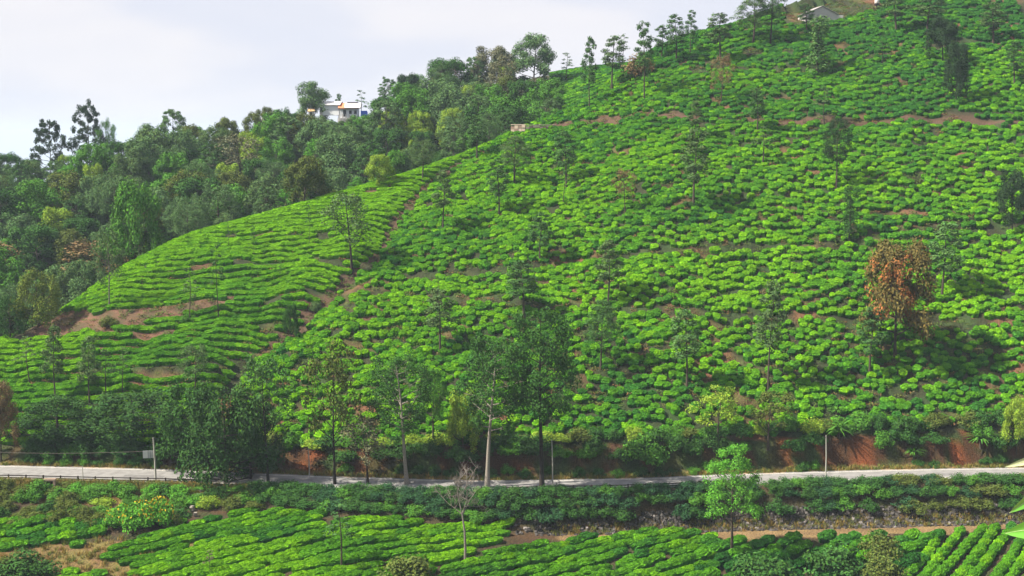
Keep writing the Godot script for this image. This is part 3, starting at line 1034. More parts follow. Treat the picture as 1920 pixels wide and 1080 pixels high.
# ---------------------------------------------------------------- trees standing in the tea
func build_hill_trees() -> void:
	var g := "silver oaks standing in the tea"
	for a in [
		[1105, 206, 70, 34, "slender", 0, "oak_green", "bark", "slender dark silver oak on the ridge, first tall one right of the forest"],
		[1147, 166, 68, 44, "slender", 1, "grey_green", "bark", "pale leafy silver oak on the ridge beside the slender dark one"],
		[1166, 104, 64, 26, "wisp", 0, "grey_green", "bark", "tiny thin tree on the skyline above the far saddle"],
		[1062, 128, 100, 30, "wisp", 1, "grey_green", "bark", "small round tree on the skyline of the far green slope"],
		[1208, 192, 42, 42, "slender", 2, "oak_green", "bark", "tall silver oak above the orange brown shrub on the ridge"],
		[1240, 112, 48, 36, "slender", 0, "oak_green", "bark", "silver oak on the skyline right of the orange brown shrub"],
		[1268, 118, 28, 38, "slender", 1, "oak_green", "dark_bark", "dark topped silver oak on the skyline with a leaning top"],
		[1294, 102, 20, 26, "slender", 2, "oak_green", "bark", "thin upright silver oak on the skyline before the gap"],
		[1350, 112, 26, 48, "slender", 1, "grey_green", "bark", "wispy silver oak on the skyline left of the big pale clump"],
		[1412, 84, -4, 88, "young", 0, "grey_green", "bark", "big pale leafy tree on the skyline at the top of the frame"],
		[1444, 88, -50, 56, "high", 0, "oak_green", "dark_bark", "dark trunked tree rising out of the top edge beside the pale clump"],
		[1532, 142, 34, 46, "column", 0, "pale_green", "bark", "tree wrapped in pale green climbers below the stone shed"],
		[1512, 62, 8, 34, "slender", 2, "oak_green", "bark", "small dark silver oak at the left wall of the stone shed"],
		[1655, 122, 66, 26, "wisp", 1, "oak_green", "dark_bark", "crooked thin tree in the tea right of the stone shed"],
		[1680, 60, -20, 60, "slender", 0, "grey_green", "bark", "pale silver oak cut by the top edge right of the shed"],
		[1738, 62, -10, 56, "slender", 1, "grey_green", "bark", "faint silver oak at the top edge in the upper right tea"],
		[1768, 118, 44, 62, "round", 0, "dark_leaf", "dark_bark", "dark round tree in the upper right tea, higher of two"],
		[1792, 192, 92, 56, "bushy", 0, "dark_leaf", "dark_bark", "dense dark tree in the upper right tea, lower of two"],
		[1862, 82, 6, 56, "slender", 2, "grey_green", "bark", "grey silver oak near the top right corner"],
		[1902, 160, 78, 44, "slender", 0, "oak_green", "bark", "silver oak at the right edge below the top corner"],
		[1568, 352, 228, 58, "high", 1, "dark_leaf", "bark", "tree with a dark round top on a long bare stem"],
		[1545, 232, 162, 34, "wisp", 0, "grey_green", "bark", "faint thin tree standing just above the upper path"],
		[1352, 198, 112, 42, "thin", 0, "brown_leaf", "bark", "thin brownish tree in the upper tea below the skyline oaks"],
		[1420, 248, 165, 38, "slender", 1, "oak_green", "bark", "silver oak standing across the upper path in the middle"],
		[1430, 312, 238, 44, "wisp", 1, "grey_green", "bark", "grey wispy tree just below the upper path"],
		[1300, 388, 240, 62, "slender", 2, "grey_green", "bark", "tall grey silver oak beside the bare soil hollow"],
		[1302, 262, 188, 34, "slender", 0, "grey_green", "bark", "small grey silver oak on the upper path above the tall grey one"],
		[1062, 352, 246, 44, "slender", 1, "oak_green", "bark", "silver oak below the stone retaining wall"],
		[1056, 382, 300, 26, "wisp", 0, "oak_green", "bark", "thin sapling beside the silver oak below the wall"],
		[936, 404, 300, 46, "slender", 2, "oak_green", "dark_bark", "dark silver oak on a thin stem, lower of the pair below the ridge"],
		[964, 344, 256, 62, "young", 1, "grey_green", "bark", "broad grey tree, upper of the pair below the ridge"],
		[830, 432, 318, 46, "slender", 0, "grey_green", "bark", "grey silver oak right of the field boundary gully"],
		[792, 342, 264, 52, "high", 0, "grey_green", "bark", "round topped tree on the crest of the bright field"],
		[894, 302, 216, 44, "slender", 1, "oak_green", "bark", "silver oak on the crest left of the stone wall"],
		[660, 508, 372, 92, "thin", 1, "grey_green", "dark_bark", "wide half bare tree at the head of the gully"],
		[580, 462, 384, 14, "wisp", 1, "oak_green", "bark", "thin pole like sapling in the bright field near the forest"],
		[428, 468, 422, 12, "wisp", 0, "oak_green", "bark", "short thin sapling at the top left of the bright field"],
		[476, 486, 422, 12, "wisp", 1, "oak_green", "bark", "thin sapling right of the short one in the bright field"],
		[525, 534, 490, 12, "wisp", 0, "oak_green", "bark", "tiny sapling in the middle of the bright field"],
		[410, 602, 458, 30, "wisp", 1, "oak_green", "dark_bark", "slender dark tree at the right end of the bare strip"],
		[205, 580, 446, 56, "thin", 0, "grey_green", "grey_bark", "tall grey tree at the forest foot above the bare strip"],
		[356, 606, 502, 36, "wisp", 1, "grey_green", "bark", "faint thin tree by the bush on the bare strip"],
		[104, 752, 608, 46, "slender", 0, "grey_green", "bark", "taller thin tree in the lower left tea"],
		[56, 722, 628, 40, "wisp", 0, "grey_green", "bark", "thin tree nearest the left edge in the lower tea"],
		[168, 772, 628, 40, "slender", 1, "grey_green", "bark", "thin tree behind the gap between the round roadside trees"],
		[200, 754, 655, 44, "wisp", 1, "grey_green", "bark", "thin tree above the second round roadside tree, left one"],
		[230, 740, 648, 30, "wisp", 0, "grey_green", "bark", "thin tree above the second round roadside tree, right one"],
		[366, 742, 652, 56, "thin", 1, "grey_green", "bark", "sparse tree in the lower left tea near the dark roadside mass"],
		[546, 642, 574, 34, "bushy", 1, "deep_green", "dark_bark", "dark little tree standing in the gully"],
		[1012, 492, 398, 52, "slender", 2, "oak_green", "bark", "silver oak just above the middle path"],
		[1172, 398, 324, 40, "thin", 0, "brown_leaf", "bark", "small brownish tree beside a bare soil patch"],
		[982, 596, 488, 62, "slender", 1, "oak_green", "bark", "dark narrow tree behind the tallest roadside tree"],
		[1140, 572, 448, 56, "slender", 0, "grey_green", "bark", "pale silver oak across the middle path"],
		[1126, 692, 562, 74, "young", 0, "oak_green", "bark", "leafy tree right of the tallest roadside tree"],
		[826, 664, 540, 66, "slender", 2, "grey_green", "bark", "pale silver oak above the leaning pale trunk tree"],
		[1288, 728, 578, 58, "slender", 1, "pale_green", "bark", "pale green silver oak in the lower middle tea"],
		[1440, 728, 522, 60, "slender", 0, "grey_green", "bark", "tall faint silver oak left of the orange tree"],
		[1678, 676, 474, 122, "round", 1, "rust_olive", "bark", "large tree with orange flushed leaves in the right tea"],
		[1630, 704, 572, 62, "slender", 2, "oak_green", "bark", "slim green tree left of the orange tree"],
		[1766, 566, 416, 62, "slender", 1, "pale_green", "bark", "pale green silver oak right of the orange tree"],
		[1592, 452, 350, 34, "column", 1, "deep_green", "bark", "climber clad column tree above the orange tree"],
		[1898, 440, 334, 56, "round", 0, "dark_leaf", "dark_bark", "dark tree at the right edge halfway up the tea"]]:
		var o := pixel_tree(a[0], a[1], a[2], a[3], a[4], a[5], a[6], a[7], a[8], g)
		if a[0] == 1678:
			rng.seed = 5
			var s := Soup.new()
			var cl := []
			for k in 34: cl.append([Vector3(rng.randf_range(-4.6, 1.6), rng.randf_range(4.4, 11.0), rng.randf_range(-2.0, 4.2)), rng.randf_range(0.7, 1.3)])
			for k in 6: cl.append([Vector3(rng.randf_range(0.0, 2.0), rng.randf_range(4.5, 6.5), rng.randf_range(1.5, 3.5)), 0.7])
			foliage(s, cl, 46, 0.34, 0.9, 0.4)
			o.rotation.y = 0.0
			obj("orange_leaves", s.mesh(), mats.orange_leaf, o)
	for a in [[1200, 142, 92, 62, "brown_leaf", "orange brown shrub under the skyline oaks on the ridge"], [205, 612, 588, 34, "olive", "small olive shrub alone on the bare strip"], [352, 604, 582, 30, "mid_green", "green bush at the foot of the faint thin tree"], [1290, 388, 374, 26, "deep_green", "low dark bush on the bare soil hollow"], [690, 506, 488, 30, "mauve_twig", "grey twiggy shrub at the head of the gully"], [592, 585, 560, 26, "grey_green", "grey shrub in the lower gully"]]:
		shrub_px(a[0], a[1], a[2], a[3], a[4], a[5], "bush", "bushes on the tea hill")

var shrubs := []

func shrub(p: Vector3, w: float, h: float, m: String, label: String, cat: String, group: String, called := "shrub") -> Node3D:
	if shrubs.is_empty():
		for k in 5: shrubs.append(make_shrub(300 + k, 260, 0.2))
	rng.seed = hash(str(p.x) + str(p.z))
	var o := base(called, p, rng.randf() * TAU)
	o.scale = Vector3(w / 3.3, h / 2.3, w / 3.3)
	obj("foliage", shrubs[rng.randi_range(0, 4)], mats[m], o)
	tag(o, label, cat, group)
	return o

func shrub_px(px: float, foot: float, top: float, wide: float, m: String, label: String, cat := "shrub", group := "") -> Node3D:
	var p := hit(px, foot)
	var s := px_per_m(p)
	return shrub(p, wide / s, (foot - top) / s, m, label, cat, group)

# ---------------------------------------------------------------- the wooded slope on the left
func build_forest() -> void:
	var r := RandomNumberGenerator.new()
	r.seed = 4242
	var looks := [["round", 0, "mid_green", "rounded green"], ["round", 1, "deep_green", "dark rounded"], ["airy", 0, "blue_green", "tall bluish green"], ["bushy", 0, "yellow_green", "yellow green bushy"], ["thin", 0, "mauve_twig", "half bare mauve grey"], ["round", 2, "grey_green", "grey green"], ["high", 0, "blue_green", "high crowned bluish"], ["bushy", 1, "deep_green", "dense dark bushy"], ["young", 0, "fresh_green", "fresh green"], ["thin", 1, "brown_leaf", "sparse brown leaved"], ["round", 2, "olive", "olive green"], ["round", 0, "blue_green", "rounded bluish"], ["airy", 1, "oak_green", "tall grey green"]]
	var weight := [7, 5, 3, 4, 2, 5, 3, 3, 3, 1, 4, 5, 3]
	var bag := []
	for k in looks.size():
		for j in weight[k]: bag.append(k)
	var n := 0
	var d := 205.0
	while d < 356.0:
		var X := -165.0
		while X < 36.0:
			X += r.randf_range(6.2, 9.0)
			var dd := d + r.randf_range(-3.0, 3.0)
			var i := bearing(X, dd)
			var px := i * 8.0 - 400.0
			var gap := dd - tb("ridge_d", i)
			if px < -60.0 or px > 1060.0 or gap < 7.0 or dd > tb("far_d", i) + 3.0: continue
			var p := at(X, dd)
			var q := seen_at(p)
			var crest: float = tb("far_d", i) - dd
			if q.x > 985.0 and (q.y < 150.0 or gap > 40.0): continue
			if q.x > 575 and q.x < 705 and crest < 17.0 and crest > -2.0: continue      # the houses
			var L = looks[bag[r.randi_range(0, bag.size() - 1)]]
			var h := r.randf_range(8.0, 13.0)
			if L[0] == "airy" or L[0] == "high": h *= 1.2
			if L[0] == "bushy": h *= 0.8
			if crest < 9.0: h *= 0.62 if q.x < 560.0 else 0.7
			if gap < 16.0: h *= 0.75
			var w := h * r.randf_range(0.75, 1.0)
			if L[0] == "airy" or L[0] == "high" or L[0] == "young": w = h * 0.6
			if q.y > 660.0: continue
			if q.x > 560.0 and q.x < 715.0 and crest < 60.0:
				h = minf(h, (q.y - 224.0 - r.randf() * 8.0) / px_per_m(p))
				if h < 2.5: continue
			var where := ""
			if crest < 12.0: where = "on the skyline"
			elif gap < 22.0: where = "by the tea edge"
			elif crest < 32.0: where = "high on the slope"
			else: where = "midway down the slope"
			var mark := "at the far left"
			if q.x > 900: mark = "behind the stone retaining wall"
			elif q.x > 720: mark = "right of the white houses"
			elif q.x > 540: mark = "below the white houses"
			elif q.x > 380: mark = "left of the white houses"
			elif q.x > 200: mark = "right of the tall oval pair"
			elif q.x > 60: mark = "below the tall oval pair"
			plant_tree("tree", L[0], L[1], p, h, w, mats[L[2]], mats.grey_bark if r.randf() < 0.4 else mats.bark, "%s tree %s, %s" % [L[3], where, mark], "tree", "%s trees %s" % [L[3], mark])
			n += 1
		d += 7.6
	print("forest ", n)
	for a in [
		[14, 366, 296, 60, "round", 1, "deep_green", "bark", "small dark tree against the sky at the left edge"],
		[97, 318, 226, 66, "airy", 0, "dark_leaf", "bark", "tall dark oval tree on the skyline, left of the two"],
		[168, 300, 197, 66, "airy", 1, "dark_leaf", "bark", "tallest dark tree on the skyline, right of the two"],
		[200, 300, 232, 44, "high", 0, "mid_green", "bark", "green tree against the sky right of the tallest dark tree"],
		[325, 288, 206, 58, "airy", 0, "blue_green", "bark", "layered tree on the skyline midway between tall trees and houses"],
		[764, 208, 148, 50, "round", 1, "dark_leaf", "bark", "dark dome shaped tree on the skyline right of the houses"],
		[836, 190, 136, 56, "round", 0, "brown_leaf", "bark", "rusty domed tree on the skyline right of the dark dome"],
		[1000, 170, 80, 84, "round", 2, "blue_green", "bark", "big bluish tree on the skyline before the far green slope"],
		[925, 172, 98, 80, "round", 0, "mauve_twig", "bark", "brownish grey tree on the skyline left of the big bluish one"],
		[590, 214, 166, 70, "round", 0, "blue_green", "bark", "leafy tree on the skyline left of the white houses"],
		[634, 200, 176, 18, "slender", 0, "oak_green", "bark", "small dark tree standing behind the long low house"],
		[676, 200, 170, 26, "wisp", 1, "oak_green", "bark", "thin tree behind the orange roofed house"],
		[712, 350, 296, 56, "bushy", 0, "yellow_green", "bark", "bright round tree on the crest edge of the bright tea field"],
		[570, 382, 306, 86, "round", 0, "olive", "bark", "golden green tree leaning over the top of the bright tea field", 236.0],
		[62, 612, 512, 92, "mound", 1, "yellow_olive", "bark", "olive domed tree at the left end of the bare strip", 200.5],
		[8, 640, 560, 54, "mound", 0, "deep_green", "bark", "dark tree at the left edge below the olive dome", 198.0],
		[250, 440, 352, 118, "bushy", 1, "mid_green", "bark", "big green tree at the lower forest edge left of the field crest", 224.0]]:
		pixel_tree(a[0], a[1], a[2], a[3], a[4], a[5], a[6], a[7], a[8], "marked trees of the wooded slope", a[9] if a.size() > 9 else 0.0)
	# undergrowth between the trunks, one mass
	var low := make_shrub(390, 46, 0.42)
	var spots := []
	d = 200.0
	while d < 352.0:
		var X := -160.0
		while X < 36.0:
			X += r.randf_range(2.2, 4.4)
			var dd := d + r.randf_range(-1.5, 1.5)
			var i := bearing(X, dd)
			var px := i * 8.0 - 400.0
			if px < -60.0 or px > 1050.0 or dd < tb("ridge_d", i) + 4.5 or dd > tb("far_d", i) + 3.0: continue
			var q := seen_at(at(X, dd))
			if q.x > 990.0 and dd - tb("ridge_d", i) > 40.0: continue
			if q.x > 565.0 and q.x < 710.0 and q.y < 245.0: continue
			var s := r.randf_range(0.7, 1.4)
			var c := Color(0.045, 0.085, 0.03).lerp(Color(0.11, 0.10, 0.06), r.randf() * r.randf())
			spots.append([Transform3D(Basis(Vector3.UP, r.randf() * TAU).scaled(Vector3(s, s * r.randf_range(0.7, 1.2), s)), at(X, dd, -0.2)), c])
		d += 3.2
	var mm := MultiMesh.new()
	mm.transform_format = MultiMesh.TRANSFORM_3D
	mm.use_colors = true
	mm.mesh = low
	mm.instance_count = spots.size()
	for k in spots.size():
		mm.set_instance_transform(k, spots[k][0])
		mm.set_instance_color(k, spots[k][1])
	var o := MultiMeshInstance3D.new()
	o.name = "forest_undergrowth"
	o.multimesh = mm
	o.material_override = mats.tea
	add_child(o)
	tag(o, "low undergrowth between the trees of the wooded slope", "undergrowth", "", "stuff")

# ---------------------------------------------------------------- along the road
func bank_spot(X: float, t: float) -> Vector3:     # t 0 at the foot of the bank below the road, 1 at the road edge
	var d := 158.0
	for k in 3:
		var i := bearing(X, d)
		var dn := tb("far_edge", i) - tb("road_w", i)
		d = lerpf(tb("bank_d", i), dn - 0.5, t)
	return at(X, d)

func build_roadside() -> void:
	var r := RandomNumberGenerator.new()
	r.seed = 515
	# the tall trees by the road
	for a in [
		[1016, 918, 584, 148, "high", 2, "deep_green", "dark_bark", "tallest roadside tree with a straight dark trunk"],
		[913, 914, 638, 158, "high", 3, "deep_green", "pale_bark", "roadside tree with a pale leaning trunk left of the tallest one"],
		[763, 908, 668, 124, "high", 4, "deep_green", "pale_bark", "roadside tree with a slender pale trunk and small dark crown"],
		[628, 908, 664, 112, "thin", 2, "olive", "dark_bark", "sparse olive roadside tree with dark forked branches"],
		[503, 908, 684, 96, "thin", 0, "oak_green", "dark_bark", "open branched roadside tree at the right side of the dark leafy mass"],
		[424, 905, 730, 170, "mound", 2, "shade_green", "dark_bark", "broad dark leafy tree hiding the road on the left"],
		[362, 884, 728, 130, "mound", 0, "deep_green", "dark_bark", "green tree behind the broad dark one beside the road"],
		[470, 898, 756, 125, "mound", 1, "shade_green", "dark_bark", "lower dark tree filling the gap right of the broad dark one"],
		[88, 872, 748, 165, "mound", 1, "shade_green", "dark_bark", "round dark tree behind the road, left of two", 174.5],
		[236, 872, 738, 205, "mound", 2, "shade_green", "dark_bark", "larger round dark tree behind the road by the signboard", 174.0],
		[2, 866, 734, 62, "round", 0, "brown_leaf", "dark_bark", "brownish tree cut by the left edge behind the road"],
		[690, 908, 786, 84, "thin", 1, "mauve_twig", "dark_bark", "brownish bare shrubby tree between two roadside trunks"],
		[1345, 835, 734, 96, "thin", 2, "yellow_green", "bark", "open yellow green tree on the bank above the road"],
		[1440, 842, 738, 84, "thin", 1, "olive", "bark", "sparse olive tree on the bank right of the open yellow green one"],
		[1372, 1046, 828, 108, "young", 2, "fresh_green", "bark", "bright green young tree in front of the road"],
		[640, 1070, 940, 62, "wisp", 1, "oak_green", "bark", "feathery grey sapling in the lower left tea rows"],
		[395, 1078, 1028, 22, "wisp", 0, "mauve_twig", "bark", "tiny twiggy sapling near the bottom of the left tea rows"],
		[812, 838, 690, 60, "young", 1, "mid_green", "bark", "small leafy tree left of the pale leaning trunk"],
		[868, 852, 742, 84, "bushy", 0, "yellow_green", "bark", "yellow green bushy tree behind the pale leaning trunk"],
		[1906, 850, 752, 66, "bushy", 1, "yellow_green", "bark", "yellow green bushy tree on the bank at the right edge"]]:
		pixel_tree(a[0], a[1], a[2], a[3], a[4], a[5], a[6], a[7], a[8], "trees beside the road", a[9] if a.size() > 9 else 0.0)
	var dead := base("dead_tree", hit(872, 1056))
	obj("trunk", make_bare(61), mats.dead_wood, dead)
	dead.scale = Vector3.ONE * (190.0 / px_per_m(dead.position) / 12.4)
	tag(dead, "bare dead tree with whitish twigs in front of the road", "tree", "trees beside the road")
	# hedge of shrubs on the bank below the road
	var X := -34.0
	while X < 74.0:
		for row in 3:
			var t: float = [0.95, 0.7, 0.46][row]
			var p := bank_spot(X + r.randf_range(-0.6, 0.6) + row * 0.8, t + r.randf_range(-0.05, 0.05))
			var q := seen_at(p)
			var top: float = [0.85, 0.15, -0.9][row] + r.randf_range(-0.5, 0.3)
			if row == 2 and q.x > 900 and r.randf() < 0.3: continue
			if row == 0 and (absf(q.x - 1500) < 40 or absf(q.x - 720) < 12): top -= 0.3
			var m: String = ["deep_green", "hedge_green", "hedge_green", "hedge_blue", "hedge_blue", "mid_green"][r.randi_range(0, 5)]
			if q.x > 1660 and r.randf() < 0.4: m = "olive"
			var where := "left of the dead tree" if q.x < 850 else ("between the dead and the young tree" if q.x < 1330 else "right of the young tree")
			var band: String = ["at the top", "halfway up", "at the foot"][row]
			shrub(p - Vector3(0, 0.3, 0), r.randf_range(2.5, 3.9), maxf(1.3, top - p.y) + 0.3, m, "%s shrub %s of the hedge %s" % [{"deep_green": "dark", "hedge_green": "green", "hedge_blue": "bluish", "mid_green": "mid green", "olive": "olive"}[m], band, where], "shrub", "hedge shrubs %s of the bank" % band, "hedge_shrub")
		X += 2.0
	# overgrown bank at the left
	X = -72.0
	while X < -32.0:
		for row in 5:
			var t: float = [0.8, 0.5, 0.2, -0.35, -0.75][row] + r.randf_range(-0.1, 0.1)
			var p := bank_spot(X + r.randf_range(-0.8, 0.8), t)
			var q := seen_at(p)
			if row > 2 and q.x > 340.0: continue
			var ms: Array = [["olive", "mid_green", "deep_green"], ["mid_green", "fresh_green", "deep_green"], ["mid_green", "yellow_green", "fresh_green"], ["deep_green", "mid_green", "fresh_green"], ["deep_green", "olive", "blue_green"]][row]
			if q.x < 130.0: ms = ["deep_green", "mid_green", "olive"]
			if q.x > 400.0: ms = ["deep_green", "olive", "mid_green"]
			if absf(q.x - 72) < 26 and row == 0: continue
			var m: String = ms[r.randi_range(0, 2)]
			var h := r.randf_range(1.2, 2.3)
			if row == 0: h = minf(h, -0.15 - p.y + 0.4)
			var where: String = "near the left edge" if q.x < 150 else ("below the utility pole" if q.x < 340 else "below the broad dark tree")
			shrub(p - Vector3(0, 0.1, 0), r.randf_range(2.3, 3.7), maxf(h, 0.8), m, "%s shrub on the overgrown bank %s" % [{"olive": "olive brown", "mid_green": "green", "deep_green": "dark green", "fresh_green": "bright green", "yellow_green": "yellow green", "blue_green": "bluish green"}[m], where], "shrub", "shrubs of the overgrown bank")
		X += 2.4
	for a in [[262, 990, 930, 70], [300, 985, 925, 60], [225, 985, 938, 60]]:
		var o := shrub_px(a[0], a[1], a[2], a[3], "fresh_green", ["bright shrub dotted with yellow flowers, middle of three", "bright shrub with the most yellow flowers, right of three", "bright shrub with few yellow flowers, left of three"][[262, 300, 225].find(a[0])], "shrub", "yellow flowering shrubs")
		var s := Soup.new()
		rng.seed = a[0]
		for k in (120 if a[0] == 300 else 60):
			var dir := rdir()
			dir.y = absf(dir.y)
			s.leaf(Vector3(dir.x * 1.5, 0.6 + dir.y * 1.5, dir.z * 1.5), rdir(), rdir(), 0.22, 0.18, leaf_shade(0.1, 0.05))
		obj("flowers", s.mesh(), mats.flower, o).set_meta("kind", "stuff")
	for a in [[52, 1084, 1022, 110, "deep_green", "dark rounded shrub in the bottom left corner"], [12, 1075, 1035, 60, "olive", "olive shrub at the far bottom left edge"], [755, 1092, 1030, 110, "olive", "feathery olive shrub at the bottom edge between the tea rows"], [1210, 870, 800, 90, "mid_green", "green shrub above the road near the bank's dark stretch"], [1560, 1085, 1010, 120, "deep_green", "dark rounded shrub at the bottom edge right of the young tree"], [1440, 1095, 1020, 120, "deep_green", "dark rounded shrub at the bottom edge beside the young tree"], [1650, 1050, 985, 80, "olive", "olive shrub below the dirt track"], [1660, 1095, 1030, 90, "olive", "olive shrub at the bottom edge left of the steep rows"]]:
		shrub_px(a[0], a[1], a[2], a[3], a[4], a[5], "shrub", "shrubs at the bottom of the view")
	# shrubs on and over the red cut above the road
	X = -68.0
	while X < 74.0:
		var d := far_edge(X)
		var px := 960.0 + F * X / d
		var i := bearing(X, d)
		var bc := tb("cut", i)
		for row in 3:
			var off: float = [3.4 + bc * 0.25, 2.1 + bc * 0.12, 1.2][row] + r.randf_range(-0.3, 0.4)
			var p := at(X + r.randf_range(-0.7, 0.7), d + off)
			var h := r.randf_range(1.7, 3.1)
			if row == 2: h = r.randf_range(1.0, 2.1)
			var open_cut := (px > 1425 and px < 1510) or (px > 1555 and px < 1665) or (px > 1800 and px < 1850) or (px > 640 and px < 690) or (px > 520 and px < 600)
			if row == 1 and open_cut: continue
			if row == 2 and (open_cut or r.randf() < 0.15): continue
			if row == 1 and px > 690 and px < 1100 and r.randf() < 0.15: continue
			if row == 0 and px > 1690 and px < 1880 and r.randf() < 0.4: continue
			if row == 0 and px > 560 and px < 1150: h *= 0.75
			var m: String = ["deep_green", "mid_green", "hedge_green", "olive", "yellow_green"][r.randi_range(0, 4) if row == 0 else r.randi_range(0, 2)]
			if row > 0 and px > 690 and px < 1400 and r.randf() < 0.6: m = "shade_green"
			if px < 340 and row == 0: m = "deep_green"
			var where := "behind the left stretch of road" if px < 420 else ("between the left roadside trunks" if px < 780 else ("near the tallest roadside tree" if px < 1150 else ("behind the bright young tree" if px < 1430 else ("near the thin right hand pole" if px < 1680 else "at the right end of the road"))))
			var band: String = ["on top of the cut bank", "hanging on the cut bank", "at the foot of the cut bank"][row]
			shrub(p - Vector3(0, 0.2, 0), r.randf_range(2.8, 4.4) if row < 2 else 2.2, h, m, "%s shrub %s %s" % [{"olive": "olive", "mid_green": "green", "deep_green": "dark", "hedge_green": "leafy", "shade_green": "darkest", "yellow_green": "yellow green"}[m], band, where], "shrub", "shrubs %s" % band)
		X += 2.5
	var spiky := make_spiky(71)
	for a in [[1838, 838, 92, "spiky strap leaved plant on the bank at the right"], [1572, 820, 92, "spiky strap leaved plant on the bank behind the thin right hand pole"], [1712, 858, 62, "small spiky plant hanging over the red cut"], [1568, 778, 52, "spiky plant higher up behind the thin right hand pole"]]:
		var o := base("spiky_plant", hit(a[0], a[1]), a[0])
		obj("leaves", spiky, mats.mid_green, o)
		var v := PackedVector3Array()
		var ix := PackedInt32Array()
		tube(v, ix, [Vector3(0, -0.3, 0), Vector3(0, 0.8, 0)], [0.12, 0.1], 6)
		obj("stem", smooth_mesh(v, ix), mats.bark, o)
		o.scale = Vector3.ONE * (a[2] / px_per_m(o.position) / 4.6)
		tag(o, a[3], "plant", "spiky plants on the cut bank")
	# dry grass: bank edge, clearing, foot of the cut
	var tuft := Soup.new()
	rng.seed = 81
	for k in 26:
		var a := rng.randf() * TAU
		var p := Vector3(rng.randf_range(-0.3, 0.3), 0, rng.randf_range(-0.3, 0.3))
		var tip := p + Vector3(cos(a) * 0.25, rng.randf_range(0.25, 0.6), sin(a) * 0.25)
		var sd := Vector3(-sin(a), 0, cos(a)) * 0.035
		tuft.tri(p - sd, p + sd, tip, leaf_shade())
	var tufts := []
	for k in 5200:
		var x := r.randf_range(-72, 74)
		var p: Vector3
		var green := r.randf()
		var kind := r.randf()
		if kind < 0.4:
			x = r.randf_range(-72, -34)
			p = bank_spot(x, r.randf_range(0.55, 1.02))
		elif kind < 0.62:
			p = at(x, far_edge(x) + r.randf_range(0.1, 1.3))
		elif kind < 0.8:
			x = r.randf_range(-72, -28)
			p = at(x * 0.9, r.randf_range(138, 148.5))
			if seen_at(p).x > 300: continue
		else:
			p = bank_spot(r.randf_range(5, 74), r.randf_range(0.02, 0.3))
			if r.randf() < 0.5: continue
		var c := Color(0.34, 0.22, 0.07).lerp(Color(0.12, 0.19, 0.04), green)
		tufts.append([Transform3D(Basis(Vector3.UP, r.randf() * TAU).scaled(Vector3.ONE * r.randf_range(0.7, 1.3)), p), c])
	scatter("grass", tuft.mesh(), tufts, mats.tea, "dry and green grass tufts on the road bank, the verge and the clearing")
	# rubble in the ditch under the hedge
	var stone := Soup.new()
	rng.seed = 83
	stone.box(Vector3.ZERO, Vector3(0.4, 0.26, 0.32), 0.3, Color(0.9, 0.9, 0.9), 0.2)
	stone.box(Vector3(0.05, 0.06, 0.02), Vector3(0.28, 0.26, 0.34), 0.9, Color(0.9, 0.9, 0.9), -0.2)
	var stones := []
	for k in 2600:
		var x := r.randf_range(0.0, 74.0)
		var p := bank_spot(x, r.randf_range(0.0, 0.5))
		if x < 12.0 and r.randf() < 0.6: continue
		var g := r.randf_range(0.02, 0.09) + (0.12 if r.randf() < 0.06 else 0.0)
		stones.append([Transform3D(Basis.from_euler(Vector3(r.randf() * 6, r.randf() * 6, r.randf() * 6)).scaled(Vector3.ONE * r.randf_range(0.5, 1.25)), p), Color(g, g * 0.93, g * 0.92)])
	scatter("rubble", stone.mesh(), stones, flat_mat("stone", 1, 1, 1, 0.95, null, 1, true), "grey rubble stones in the ditch below the hedge")
	# guard rails
	for a in [[-75.0, -39.0, "dark low guard rail with posts beside the left stretch of road"], [-4.0, 30.0, "dark low guard rail with posts beside the middle stretch of road"]]:
		var rail := base("guard_rail", Vector3(0.5 * (a[0] + a[1]), 0, 0))
		var bar := PackedVector3Array()
		var ix := PackedInt32Array()
		var pts := []
		var rad := []
		var x: float = a[0]
		var ox: float = rail.position.x
		while x <= a[1]:
			pts.append(Vector3(x - ox, 0.62, -(near_edge(x) - 0.05)))
			rad.append(0.075)
			x += 1.2
		tube(bar, ix, pts, rad, 6)
		var bar2 := []
		for p in pts: bar2.append(p + Vector3(0, -0.3, 0))
		tube(bar, ix, bar2, rad, 6)
		obj("rail", smooth_mesh(bar, ix), mats.dark_bark, rail)
		x = a[0]
		while x <= a[1]:
			var s := Soup.new()
			var big := int(x * 10) % 3 == 0
			s.box(Vector3(x - ox, 0.35, -(near_edge(x) - 0.22)), Vector3(0.42 if big else 0.16, 0.9, 0.14))
			obj("post", s.mesh(), mats.dark_bark, rail)
			x += 2.4
		tag(rail, a[2], "guard rail")
	# poles
	var pole_mat := flat_mat("pole_metal", 0.27, 0.27, 0.25, 0.7)
	var wires := []
	for a in [[292, 903, 818, 0.13, "pale utility pole carrying a grey signboard at the left"], [1036, 913, 822, 0.08, "thin utility pole right of the tallest roadside trunk"], [1548, 900, 814, 0.09, "thin utility pole by the road on the right"], [156, 903, 872, 0.05, "short thin marker post at the road edge near the left"], [580, 893, 838, 0.08, "short grey post behind the road between roadside trunks"]]:
		var o := base("utility_pole" if a[3] > 0.075 and a[0] != 580 else "marker_post", hit(a[0], a[1]))
		var v := PackedVector3Array()
		var ix := PackedInt32Array()
		var h: float = (a[1] - a[2]) / px_per_m(o.position)
		tube(v, ix, [Vector3(0, -0.3, 0), Vector3(0.0, h * 0.5, 0), Vector3(-0.02 * h, h, 0)], [a[3] * 1.15, a[3], a[3] * 0.75], 8)
		obj("shaft", smooth_mesh(v, ix), pole_mat, o)
		tag(o, a[4], "pole" if a[3] > 0.075 and a[0] != 580 else "post")
		var cap := Soup.new()
